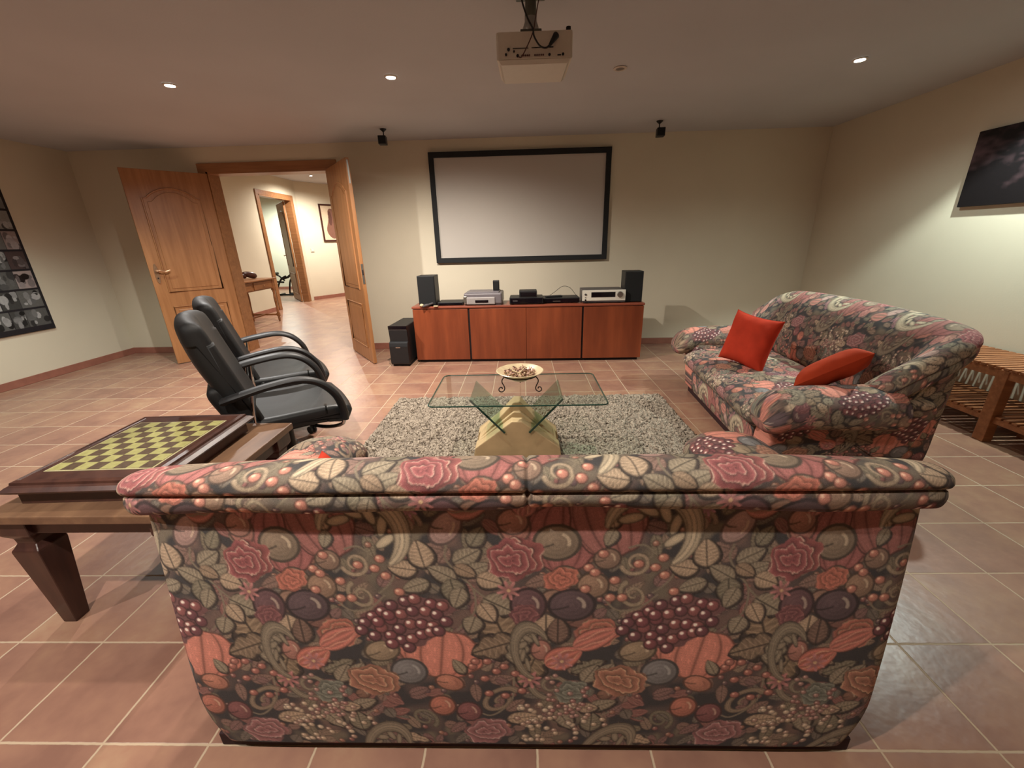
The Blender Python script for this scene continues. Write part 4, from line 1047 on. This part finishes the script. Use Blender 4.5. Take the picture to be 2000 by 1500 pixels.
# ------------------------------------------------------------------ glass coffee table on a stepped stone pyramid
ct = thing('coffee_table', 'glass coffee table on a sand coloured stepped stone base', 'coffee table', (-.04, 2.28, .022))
GZ = .415-.022
def rrect(x0, x1, y0, y1, r, n=6):
    out = []
    for cx, cy, a0 in ((x1-r, y1-r, 0), (x0+r, y1-r, PI/2), (x0+r, y0+r, PI), (x1-r, y0+r, 1.5*PI)):
        out += [(cx+r*math.cos(a0+i*PI/2/n), cy+r*math.sin(a0+i*PI/2/n)) for i in range(n+1)]
    return out
MB().prism(rrect(-.475, .490, -.285, .25, .035), 'z', GZ, GZ+.010, .002).build('glass_top', 'glass', ct)
rim = rrect(-.4758, .4908, -.2858, .2508, .0355)
MB().tube([(x, y, GZ+.005) for x, y in rim], .0042, 6, closed=True).build('glass_edge', 'glasse', ct, True)
# base: tall middle slab between two lower gabled slabs, all cut like stepped pyramids
st = MB()
def gable(w0, wt, ht, y0, y1, sh):
    st.prism([(-w0, 0), (w0, 0), (w0-.012, sh), (wt, ht), (-wt, ht), (-w0+.012, sh)], 'y', y0, y1, .006)
gable(.262, .030, .245, -.155, -.055, .075)
gable(.235, .018, .325, -.055, .055, .10)
gable(.262, .030, .245, .055, .155, .075)
gable(.250, .020, .275, -.085, .085, .085)
st.build('stone_base', 'stone', ct)
for sx in (-1, 1):
    bx, tx = sx*.070, sx*.262
    d = Vector((tx-bx, 0, GZ-.185)); L = d.length; a = math.atan2(d.x, d.z)
    mt = Matrix.Translation((bx+.0, 0, .185)) @ Matrix.Rotation(a, 4, 'Y')
    MB().box(-.005, .005, -.175, .150, 0, L-.004, .001, mt).build('glass_fin', 'fin', ct)
    e = MB(); e.box(-.0055, .0055, -.177, -.1745, 0, L-.004, 0, mt)
    e.build('glass_fin_edge', 'glasse', ct)

# bowl of potpourri on a wrought iron stand
GT = .022+GZ+.010
BX, BY = -.018, 2.235
s = thing('bowl_stand', 'black wrought iron stand with curled feet on the glass table', 'bowl stand', (BX, BY, GT))
MB().tube([(.098*math.cos(a), .098*math.sin(a), .092) for a in np.linspace(0, 2*PI, 40, endpoint=False)], .0032, 8, closed=True).build('ring', 'iron', s, True)
for k, a in enumerate((math.radians(205), math.radians(-25), math.radians(90))):
    pts = [(.098, .092), (.112, .078), (.113, .060), (.104, .042), (.098, .024), (.103, .010), (.117, .0045), (.131, .011), (.134, .024), (.126, .033), (.115, .030), (.113, .022)]
    pts = spline(pts, 5); MB().tube([(p[0]*math.cos(a), p[0]*math.sin(a), p[1]) for p in pts], .0032, 8).build('leg', 'iron', s, True)
s = thing('bowl', 'wide cream ceramic bowl resting in the iron stand', 'bowl', (BX, BY, GT+.060))
prof = [(0, 0), (.045, .002), (.075, .020), (.105, .040), (.133, .055), (.136, .058), (.132, .060), (.102, .046), (.072, .028), (.04, .014), (0, .012)]
MB().lathe(prof, 56).build('dish', 'bowl', s, True)
rg2 = random.Random(5)
mb, mb2 = MB(), MB()
for i in range(130):
    r = .088*math.sqrt(rg2.random()); a = rg2.uniform(0, 2*PI); z = .026+.020*(1-(r/.09)**2)+(.012 if r > .07 else 0)+rg2.uniform(0, .012)
    q = Matrix.Translation((r*math.cos(a), r*math.sin(a), z)) @ Euler((rg2.uniform(-.6, .6), rg2.uniform(-.6, .6), rg2.uniform(0, 6))).to_matrix().to_4x4()
    k = rg2.random(); tgt = mb if k < .55 else mb2
    if k < .3: tgt.box(-.016, .016, -.0025, .0025, -.002, .002, .001, q)
    elif k < .8: tgt.lathe([(0, -.003), (.008, -.001), (.010, .002), (.006, .005), (0, .004)], 8, mtx=q)
    else: tgt.tube(spline([(-.013, 0, 0), (-.004, .006, .003), (.006, .004, .005), (.013, -.004, .002)], 3), .0024, 5)
o = mb.build('potpourri', 'shell', None, True); o.location = (BX, BY, GT+.062); o.data.materials.append(M['shelld'])
o2 = mb2.bm
me2 = bpy.data.meshes.new('p'); mb2.bm.to_mesh(me2); mb2.bm.free()
ob = bpy.data.objects.new('dark_petals', me2); me2.materials.append(M['shelld']); COL.objects.link(ob); ob.parent = o
tag(o, 'heap of dried shells and petals in the cream bowl', 'potpourri', kind='stuff')
# two pale crossed sticks on top of the heap
for i, (p, q) in enumerate((((-.045, -.03, .066), (.0, -.062, .058)), ((.0, -.062, .060), (.03, .0, .074)))):
    o_ = MB().cyl(p, q, .0042, .003, 8).build('stick', 'bowl', o, True)

# ------------------------------------------------------------------ square side table with tapered legs and the chess box on it
t = thing('side_table', 'brown wooden table with tapered legs beside the foreground sofa', 'table', (-1.385, 1.352, 0))
TX, TY, TZ = .315, .338, .48
MB().box(-TX, TX, -TY, TY, TZ-.030, TZ, .004).build('top', 'walnuttop', t)
MB().box(-TX+.03, TX-.03, -TY+.03, TY-.03, TZ-.085, TZ-.029, .002).build('apron', 'walnut', t)
def profile_leg(x, y):
    mb = MB(); prof = [(.050, .452), (.050, .395), (.046, .388), (.034, .372), (.032, .352), (.040, .338), (.046, .330), (.046, .322), (.024, 0)]
    b = bmesh.new(); rings = []
    for r, z in prof:
        rings.append([b.verts.new((x+sx*r, y+sy*r, z)) for sx, sy in ((-1, -1), (1, -1), (1, 1), (-1, 1))])
    for A, B in zip(rings, rings[1:]):
        for j in range(4): b.faces.new((A[j], A[(j+1) % 4], B[(j+1) % 4], B[j]))
    b.faces.new(rings[0]); b.faces.new(rings[-1][::-1]); bmesh.ops.recalc_face_normals(b, faces=b.faces)
    bmesh.ops.bevel(b, geom=list(b.edges), offset=.002, segments=1, affect='EDGES')
    mb._add(b); return mb
for sx in (-1, 1):
    for sy in (-1, 1): profile_leg(sx*(TX-.065), sy*(TY-.065)).build('leg', 'walnut', t)

def chess_mat():
    m, nt, b = new_mat('chess_squares')
    v = obj_vec(nt, (8/.350, 8/.372, 1)); sx = N(nt, 'ShaderNodeSeparateXYZ'); nt.links.new(v, sx.inputs[0])
    s_ = math_n(nt, 'ADD', math_n(nt, 'FLOOR', sx.outputs[0]), math_n(nt, 'FLOOR', sx.outputs[1]))
    par = math_n(nt, 'GREATER_THAN', math_n(nt, 'FRACT', math_n(nt, 'MULTIPLY', math_n(nt, 'ADD', s_, 100.0), .5)), .25)
    nz = noise(nt, 60, 3, obj_vec(nt))
    mx = N(nt, 'ShaderNodeMix', data_type='RGBA'); nt.links.new(par, mx.inputs[0])
    nt.links.new(ramp(nt, nz, [(.3, lin((150, 146, 92))), (.7, lin((170, 166, 110)))]), mx.inputs[6])
    nt.links.new(ramp(nt, nz, [(.3, lin((76, 62, 50))), (.7, lin((96, 80, 64)))]), mx.inputs[7])
    nt.links.new(mx.outputs[2], b.inputs['Base Color']); b.inputs['Roughness'].default_value = .3; return m
M['chess'] = chess_mat(); M['inlay'] = plain('pale_inlay', (176, 168, 130), .35)
t = thing('chess_box', 'dark wooden chess box with an olive and brown board on its lid', 'chess box', (-1.430, 1.345, TZ+.0), math.radians(2))
W2, D2 = .225, .265
MB().box(-W2+.010, W2-.010, -D2+.010, D2-.010, 0, .050, .002).build('box_body', 'walnut', t)
lid = MB(); b = bmesh.new(); rings = []
for k, z in ((.004, .044), (.014, .052), (.016, .058), (.004, .068), (-.004, .072), (-.006, .080), (-.018, .084), (-.022, .080), (-.040, .080)):
    rings.append([b.verts.new((sx*(W2+k), sy*(D2+k), z)) for sx, sy in ((-1, -1), (1, -1), (1, 1), (-1, 1))])
for A, B in zip(rings, rings[1:]):
    for j in range(4): b.faces.new((A[j], A[(j+1) % 4], B[(j+1) % 4], B[j]))
b.faces.new(rings[0][::-1]); b.faces.new(rings[-1]); bmesh.ops.recalc_face_normals(b, faces=b.faces); lid._add(b)
lid.build('lid', 'walnut', t)
MB().box(-.181, .181, -.192, .192, .079, .0812).build('inlay_border', 'inlay', t)
o = MB().box(-.175, .175, -.186, .186, .0805, .0826).build('chess_board', 'chess', t)

# ------------------------------------------------------------------ black leather conference chairs
def make_chair(label, loc, rz):
    t = thing('office_chair', label, 'chair', (*loc, 0), rz, 'black leather chairs')
    # seat: soft pad with a flared waterfall front
    n = 34; prof = spline([(-.235, .36), (.16, .355), (.285, .335), (.325, .375), (.33, .405), (.28, .425), (.20, .437), (-.05, .438), (-.235, .445), (-.25, .40)], 8, True)
    def d(a, p):
        p = p.copy(); k = abs(a)/.26; p[:, 1] += .012*k*k*(p[:, 1] > .41); p[:, 0] -= .02*k*k*(p[:, 0] > .2); return p
    P, U, V = loft(-.26, .26, prof, .03, .012, d); grid_obj('seat', P[..., [1, 0, 2]], 'leather', t, True, None, True, True)
    # backrest: tall slab leaning back with rolled wings and a vertical hollow
    ax = Vector((-.225, .975)); 
    prof = spline([(-.115, .42), (-.165, .60), (-.225, .80), (-.262, .925), (-.290, .958), (-.330, .958), (-.352, .91), (-.328, .76), (-.275, .60), (-.215, .44), (-.165, .40)], 8, True)
    def d2(a, p):
        p = p.copy(); k = abs(a)/.25; p[:, 0] += .035*k**2.5; p[:, 1] -= .02*k**3*(p[:, 1] > .85)
        p[:, 1] += .006*math.exp(-((a)/.03)**2)*(p[:, 1] > .9)
        return p
    P, U, V = loft(-.25, .25, prof, .035, .012, d2); grid_obj('backrest', P[..., [1, 0, 2]], 'leatherb', t, True, None, True, True)
    prof = spline([(-.205, .62), (-.165, .50), (-.11, .36), (-.09, .23), (-.11, .20), (-.155, .215), (-.205, .36), (-.262, .50), (-.295, .60), (-.27, .64)], 8, True)
    P, U, V = loft(-.235, .235, prof, .03, .012); grid_obj('lumbar_shell', P[..., [1, 0, 2]], 'leatherb', t, True, None, True, True)
    for sy in (-1, 1):
        y = sy*.295
        pts = spline([(-.235, y*.90, .580), (-.17, y, .602), (-.05, y, .622), (.08, y, .628), (.17, y, .595), (.235, y, .52), (.262, y, .43), (.262, y, .375)], 7)
        a = MB().tube(pts, .019, 12, ry=.034).build('armrest', 'black', t, True)
        MB().tube(spline([(.262, y, .385), (.245, y*.98, .345), (.18, y*.7, .315), (.10, y*.3, .31)], 6), .010, 8).build('arm_tube', 'chrome', a, True)
        MB().tube(spline([(-.12, y, .61), (-.135, y*.98, .45), (-.11, y*.8, .34), (-.02, y*.3, .315)], 6), .007, 8).build('arm_strut', 'chrome', a, True)
    MB().box(-.15, .15, -.11, .11, .315, .362, .01).build('seat_plate', 'black', t)
    MB().cyl((0, 0, .10), (0, 0, .32), .028).build('column', 'black', t, True)
    MB().lathe([(0, .06), (.05, .06), (.05, .11), (.035, .14), (0, .14)], 20).build('hub', 'black', t, True)
    for k in range(5):
        a = math.radians(10+72*k); c, s_ = math.cos(a), math.sin(a)
        l = MB().tube([(.03*c, .03*s_, .105), (.16*c, .16*s_, .092), (.29*c, .29*s_, .070)], [.022, .018, .012], 8).build('base_leg', 'chrome' if k < 1 else 'black', t, True)
        m_ = MB()
        for e in (-.014, .014):
            p = Vector((.29*c-s_*e, .29*s_+c*e, .026)); q = Vector((-s_*.006, c*.006, 0)); m_.cyl(p-q, p+q, .026, n=18)
        m_.cyl((.29*c, .29*s_, .03), (.29*c, .29*s_, .075), .007)
        m_.build('caster', 'tire', l, True)
    return t
make_chair('black leather armchair on castors, the one nearer the chess box', (-1.34, 2.06), math.radians(35))
make_chair('black leather armchair on castors, the one nearer the open double door', (-1.755, 2.70), math.radians(35))

# ------------------------------------------------------------------ slatted bench along the right wall
t = thing('slatted_bench', 'two-tier slatted wooden bench against the right wall', 'bench', (2.84, 2.35, 0))
BD = .415
ys = np.arange(-1.60, .86, .0425)
for z, x0 in ((.457, 0), (.160, .015)):
    for y in ys:
        MB().box(x0-.004, BD, y, y+.0305, z, z+.014, .002).build('slat' if z > .3 else 'shelf_slat', 'benchw', t)
for x in (.003, BD-.14):
    MB().box(x, x+.022, -1.60, .86, .405, .457, .002).build('rail', 'benchw', t)
    MB().box(x+.01, x+.03, -1.60, .86, .128, .160, .002).build('shelf_rail', 'benchw', t)
for y in (-1.56, -.78, 0, .80):
    for x in (0, BD-.14):
        MB().box(x-.002, x+.056, y-.032, y+.032, 0, .456, .003).build('leg', 'benchw', t)

# ------------------------------------------------------------------ pictures
def paint_dark(n, m_):
    rg = np.random.default_rng(21); a = np.zeros((n, m_))
    for s in (4, 8, 16, 32):
        g = rg.standard_normal((s, s)); xi = np.linspace(0, s-1.001, n); yi = np.linspace(0, s-1.001, m_)
        x0 = xi.astype(int); y0 = yi.astype(int); fx = (xi-x0)[:, None]; fy = (yi-y0)[None]
        a += ((g[x0][:, y0]*(1-fx)+g[x0+1][:, y0]*fx)*(1-fy)+(g[x0][:, y0+1]*(1-fx)+g[x0+1][:, y0+1]*fx)*fy)/s**.5
    a = (a-a.min())/(a.max()-a.min()); C = np.zeros((n, m_, 3))
    C[:] = lin((24, 20, 22)); k = np.clip((a-.55)*2.4, 0, 1)[..., None]; C += k*np.array(lin((84, 62, 66)))
    return C
t = thing('canvas_picture', 'dark abstract canvas hanging on the right wall', 'picture', (XR, 2.85, 1.40))
MB().box(-.030, -.001, -.51, .505, 0, .49, .003).build('canvas', 'black', t)
n, m_ = 160, 90
Y_, Z_ = np.meshgrid(np.linspace(-.508, .503, n), np.linspace(.002, .488, m_), indexing='ij')
grid_obj('painting', np.stack([np.full_like(Y_, -.0315), Y_, Z_], -1), 'print', t, False, paint_dark(n, m_), False, False)

def photo_poster():
    t = thing('photo_poster', 'large poster of small photographs in rows on the left wall', 'poster', (XL, 3.35, .49))
    MB().box(.001, .018, -.85, .82, 0, 1.50, .002).build('backing', 'frame', t)
    n, m_ = 420, 380
    Y_, Z_ = np.meshgrid(np.linspace(-.845, .815, n), np.linspace(.004, 1.496, m_), indexing='ij')
    C = np.zeros((n, m_, 3)); rg = np.random.default_rng(2); C[:] = lin((38, 36, 40))
    rows = np.arange(.055, 1.45, .185)
    for r, z0 in enumerate(rows):
        y = .800
        while y > -.83:
            w_ = rg.choice([.125, .16, .16, .20]); base = rg.uniform(60, 150); tint = rg.choice([0, 0, 0, 14])
            q = (Y_ < y-.006) & (Y_ > y-w_) & (Z_ > z0) & (Z_ < z0+.165)
            C[q] = lin((base+tint, base, base*.98))
            for k in range(9):
                cy, cz = y-rg.uniform(.02, w_-.01), z0+rg.uniform(.02, .14); s1, s2 = rg.uniform(.010, .04), rg.uniform(.012, .045); v = rg.uniform(22, 170)
                e = q & (((Y_-cy)/s1)**2+((Z_-cz)/s2)**2 < 1); C[e] = lin((v+tint*.6, v, v))
            y -= w_
    grid_obj('print', np.stack([np.full_like(Y_, .0192), Y_, Z_], -1), 'print', t, False, C, False, True)
photo_poster()
# picture in the hallway, with a plain brown figure shape
t = thing('framed_picture', 'dark framed brown drawing on the hallway wall beyond the double door', 'picture', (0, 0, 0))
t.matrix_world = amt @ Matrix.Translation((.50, 0, 1.33))
mb = MB().box(0, .62, -.028, -.002, 0, .035, .003).box(0, .62, -.028, -.002, .80, .835, .003).box(0, .035, -.0285, -.002, 0, .835, .003).box(.585, .62, -.0285, -.002, 0, .835, .003)
mb.build('frame', 'brownorn', t)
n, m_ = 130, 180
X_, Z_ = np.meshgrid(np.linspace(.03, .59, n), np.linspace(.03, .805, m_), indexing='ij')
C = np.zeros((n, m_, 3)); C[:] = lin((206, 186, 160)); rg = np.random.default_rng(9)
q = (((X_-.29)/(.14+.05*np.sin(Z_*9)))**2+((Z_-.40)/.34)**2 < 1); C[q] = lin((120, 84, 70))
C[q & (((X_-.25)/.05)**2+((Z_-.52)/.16)**2 < 1)] = lin((92, 60, 52)); C[q & (((X_-.36-.1*(Z_-.5))/.022)**2+((Z_-.5)/.2)**2 < 1)] = lin((200, 176, 150))
grid_obj('picture_sheet', np.stack([X_, np.full_like(X_, -.012), Z_], -1), 'print', t, False, C, False, False)

# ------------------------------------------------------------------ projector on its ceiling mount
PX_, PY_ = .068, 2.05
t = thing('projector', 'white projector hanging upside down from the ceiling', 'projector', (PX_, PY_, 1.945))
body = MB().prism([(-.158, 0), (.158, 0), (.150, .22), (.140, .25), (-.140, .25), (-.150, .22)], 'z', .012, .112, .008)
body.build('casing', 'projb', t)
b = bmesh.new(); A = [b.verts.new(p) for p in ((-.150, .0, .014), (.150, .0, .014), (.142, .24, .014), (-.142, .24, .014))]; B = [b.verts.new(p) for p in ((-.138, .012, 0), (.138, .012, 0), (.130, .228, 0), (-.130, .228, 0))]
b.faces.new(A[::-1]); b.faces.new(B)
for j in range(4): b.faces.new((A[j], A[(j+1) % 4], B[(j+1) % 4], B[j]))
bmesh.ops.recalc_face_normals(b, faces=b.faces); MB()._add(b).build('lower_cover', 'white', t)
rp = MB().box(-.148, .148, -.003, .002, .016, .108, .001).build('rear_panel', 'projb', t)
def sock(name, x, z, r, m='display'): MB().cyl((x, -.002, z), (x, -.007, z), r, n=14).build(name, m, rp)
for x, z, r in ((-.107, .048, .0058), (-.118, .031, .005), (-.085, .041, .004), (-.070, .026, .0055), (.118, .026, .0052)): sock('socket', x, z, r)
for i in range(5): sock('socket', -.052+i*.0075, .026, .0030, 'cableb')
for i in range(5): sock('socket', .002+i*.0085, .026, .0032, 'cableb')
sock('socket', .062, .026, .005)
MB().box(-.090, -.025, -.005, -.002, .050, .0525).box(-.012, .078, -.005, -.002, .0505, .053).build('vent_slot', 'display', rp)
MB().box(.095, .110, -.005, -.002, .022, .026).build('usb_port', 'display', rp)
MB().cyl((.14, .01, .110), (.14, .01, .122), .010).build('foot', 'tire', t)
# lens at the screen side
MB().cyl((.06, .245, .06), (.06, .275, .06), .035, n=24).build('lens', 'display', t, True)
mt_ = thing('projector_mount', 'grey ceiling bracket and pole holding the projector', 'bracket', (PX_-.012, PY_+.09, ZC))
MB().box(-.062, .062, -.05, .05, -.075, 0, .004).build('ceiling_box', 'mount', mt_)
MB().cyl((0, 0, -.16), (0, 0, -.07), .026, .022, 20).build('pole', 'mount', mt_, True)
MB().lathe([(0, -.20), (.032, -.20), (.034, -.185), (.026, -.165), (.026, -.15), (0, -.15)], 20).build('knuckle', 'steel', mt_, True)
MB().box(-.045, .045, -.03, .03, -.212+.001, -.198, .003).box(-.062, -.040, -.012, .012, -.222, -.200, .004).box(.040, .062, -.012, .012, -.222, -.200, .004).build('foot_plate', 'mount', mt_)
MB().box(-.05, .05, -.02, .02, -.2275, -.210).build('base_bar', 'mount', mt_)
z0 = ZC-1.945
c = MB().tube(spline([(PX_-.055, PY_+.03, ZC-.02), (PX_-.052, PY_-.005, ZC-.12), (PX_-.03, PY_-.03, ZC-.195), (PX_-.008, PY_-.035, ZC-.235), (PX_-.002, PY_-.035, ZC-.262), (PX_+.02, PY_-.033, ZC-.292), (PX_+.045, PY_-.030, ZC-.300), (PX_+.065, PY_-.022, ZC-.285)], 8), .0035, 8).build('power_cable', 'cable', None, True)
tag(c, 'black power cable looping from the ceiling bracket into the back of the projector', 'cable')
MB().tube([(PX_+.062, PY_-.022, ZC-.288), (PX_+.082, PY_-.018, ZC-.262), (PX_+.088, PY_-.010, ZC-.252)], [.006, .011, .013], 12).build('plug', 'cable', c, True)
c = MB().tube(spline([(PX_+.035, PY_+.03, ZC-.05), (PX_+.020, PY_-.005, ZC-.12), (PX_+.004, PY_-.025, ZC-.20), (PX_-.008, PY_-.033, ZC-.25), (PX_-.035, PY_-.030, ZC-.30), (PX_-.055, PY_-.022, ZC-.325), (PX_-.066, PY_-.010, ZC-.318)], 8), .0022, 8).build('video_cable', 'cableb', None, True)
tag(c, 'thin brown video cable plugged into the back of the projector', 'cable')

# ------------------------------------------------------------------ small ceiling speakers
def ceiling_speaker(label, x, y, side):
    s = thing('ceiling_speaker', label, 'speaker', (x, y, ZC), 0, 'small ceiling speakers')
    MB().lathe([(0, 0), (.030, 0), (.030, -.006), (.014, -.020), (.007, -.026), (0, -.026)], 20).build('ceiling_plate', 'black', s, True)
    MB().tube([(0, 0, -.02), (0, 0, -.05), (side*.010, -.01, -.066)], .0055, 8).build('arm', 'black', s, True)
    q = Matrix.Translation((side*.012, -.01, -.100)) @ Matrix.Rotation(math.radians(-6*side), 4, 'Z')
    MB().box(-.037, .037, -.045, .035, -.036, .036, .004, q).build('housing', 'black', s)
    MB().box(-.031, .031, -.047, -.044, -.031, .031, .001, q).build('grille', 'cloth', s)
ceiling_speaker('small black cube speaker hanging from the ceiling near the double door', -1.305, 4.46, -1)
ceiling_speaker('small black cube speaker hanging from the ceiling right of the projection screen', 1.335, 4.50, 1)

# ------------------------------------------------------------------ hallway furniture
t = thing('hall_table', 'small walnut console table with drawers standing in the hallway', 'table', (-4.52, 6.50, 0))
HX, HY, HZ = .27, .60, .745
MB().box(-HX-.02, HX+.02, -HY-.02, HY+.03, HZ-.022, HZ, .006).build('top', 'hallwood', t)
MB().box(-HX+.02, HX-.02, -HY+.02, HY-.02, HZ-.17, HZ-.02, .002).build('apron', 'hallwood', t)
for y in (-.27, .27):
    d = MB().box(HX-.021, HX-.008, y-.24, y+.24, HZ-.155, HZ-.035, .003).build('drawer', 'hallwood', t)
    MB().lathe([(0, .022), (.011, .020), (.012, .014), (.006, .006), (.006, 0)], 14, mtx=Matrix.Translation((HX-.009, y, HZ-.095)) @ Matrix.Rotation(PI/2, 4, 'Y')).build('knob', 'brass', d, True)
for sx in (-1, 1):
    for sy in (-1, 1):
        x, y = sx*(HX-.035), sy*(HY-.035)
        m_ = MB().box(x-.024, x+.024, y-.024, y+.024, .54, HZ-.03, .002)
        m_.lathe([(.014, .14), (.022, .16), (.016, .20), (.020, .30), (.024, .42), (.017, .50), (.022, .525), (.022, .545)], 14, loc=(x, y, 0))
        m_.box(x-.022, x+.022, y-.022, y+.022, .09, .15, .002); m_.lathe([(.010, 0), (.018, .02), (.020, .06), (.015, .095)], 14, loc=(x, y, 0))
        m_.build('leg', 'hallwood', t, False)
for sy in (-1, 1):
    MB().box(-HX+.03, HX-.03, sy*(HY-.035)-.011, sy*(HY-.035)+.011, .105, .135, .002).build('stretcher', 'hallwood', t)
MB().box(-.011, .011, -HY+.035, HY-.035, .107, .133, .002).build('stretcher', 'hallwood', t)
s = thing('carved_ornament', 'dark brown carved ornament lying on the hall table', 'ornament', (-4.58, 6.84, HZ+.006), math.radians(65))
def blob(name, loc, r, rot):
    b = bmesh.new(); bmesh.ops.create_uvsphere(b, u_segments=20, v_segments=12, radius=1)
    mt = Matrix.Translation(loc) @ Euler(rot).to_matrix().to_4x4() @ Matrix.Diagonal((*r, 1))
    for v in b.verts: v.co.x += .25*v.co.z*v.co.z
    bmesh.ops.transform(b, matrix=mt, verts=b.verts); return MB()._add(b).build(name, 'brownorn', s, True)
blob('heel_lobe', (-.095, 0, .078), (.055, .05, .078), (0, .12, 0))
blob('long_lobe', (.085, 0, .062), (.125, .05, .052), (0, .28, 0))
blob('waist', (-.02, 0, .05), (.05, .035, .045), (0, 0, 0))
s = thing('light_switch', 'small white light switch on the hallway wall beside the inner door frame', 'light switch', (0, 0, 0))
s.matrix_world = amt @ Matrix.Translation((.13, 0, 1.10))
MB().box(0, .085, -.010, -.001, 0, .085, .003).build('plate', 'white', s); MB().box(.018, .067, -.014, -.009, .015, .070, .002).build('rocker', 'silver', s)
s = thing('wall_socket', 'white wall socket low on the hallway wall below the framed picture', 'socket', (0, 0, 0))
s.matrix_world = amt @ Matrix.Translation((.93, 0, .24))
MB().box(0, .085, -.010, -.001, 0, .085, .003).build('plate', 'white', s); MB().cyl((.0425, -.010, .0425), (.0425, -.012, .0425), .022).build('outlet', 'greyd', s)

# exercise machine in the lit room beyond the hallway
t = thing('exercise_machine', 'black tubular exercise machine in the bright room beyond the hallway', 'exercise machine', (-6.25, 11.0, 0))
f = MB()
f.tube(spline([(-.24, -.15, .015), (-.22, -.12, .20), (-.12, -.05, .42), (.0, 0, .50)], 6), .022, 10)
f.tube(spline([(-.07, .15, .015), (-.05, .15, .16), (.03, .10, .36), (.16, .05, .50), (.34, 0, .66)], 6), .022, 10)
f.cyl((-.24, -.15, .03), (.40, -.15, .03), .022).cyl((-.07, .15, .03), (.45, .15, .03), .022)
f.cyl((-.24, -.35, .022), (-.24, .20, .022), .022)
f.build('frame', 'blackm', t, True)
MB().tube([(-.15, 0, .42), (.05, 0, .47), (.36, 0, .70)], .03, 10).build('seat_rail', 'blackm', t, True)
MB().tube([(-.28, 0, .55), (-.18, 0, .50), (-.06, 0, .38)], .02, 10).build('handle_bar', 'blackm', t, True)
MB().box(-.33, -.22, -.09, .09, .53, .60, .02, Matrix.Rotation(math.radians(0), 4, 'Y')).build('pad', 'leather', t)
MB().cyl((-.26, -.14, .37), (-.18, .14, .33), .025).build('grip', 'tire', t, True)

# ------------------------------------------------------------------ ceiling downlights
M['bulb'] = emit('lit_halogen_bulb', (1, .97, .92), 60)
M['bulboff'] = plain('unlit_bulb', (120, 112, 104), .2)
M['ring'] = plain('white_lamp_ring', (196, 186, 172), .4)
for i, (x, y, z, pw, col_, ang, bl, lab) in enumerate(LAMPS):
    t = thing('downlight', lab, 'ceiling light', (x, y, z), 0, 'recessed ceiling downlights')
    MB().lathe([(.030, -.001), (.042, -.001), (.044, -.004), (.040, -.007), (.031, -.008), (.028, -.003)], 28).build('ring', 'ring', t, True)
    MB().lathe([(0, -.0035), (.029, -.0035), (.029, -.001), (0, -.001)], 24).build('bulb', 'bulb' if pw else 'bulboff', t)
    if pw:
        ld = bpy.data.lights.new('downlight_beam', 'SPOT'); ld.energy = pw; ld.color = col_
        ld.spot_size = math.radians(ang); ld.spot_blend = bl; ld.shadow_soft_size = .022
        lo = bpy.data.objects.new('downlight_beam', ld); COL.objects.link(lo); lo.location = (0, 0, -.034); lo.parent = t
        if i < 2: lo.rotation_euler = (math.radians(9), 0, 0)      # gimbal heads turned towards the screen wall
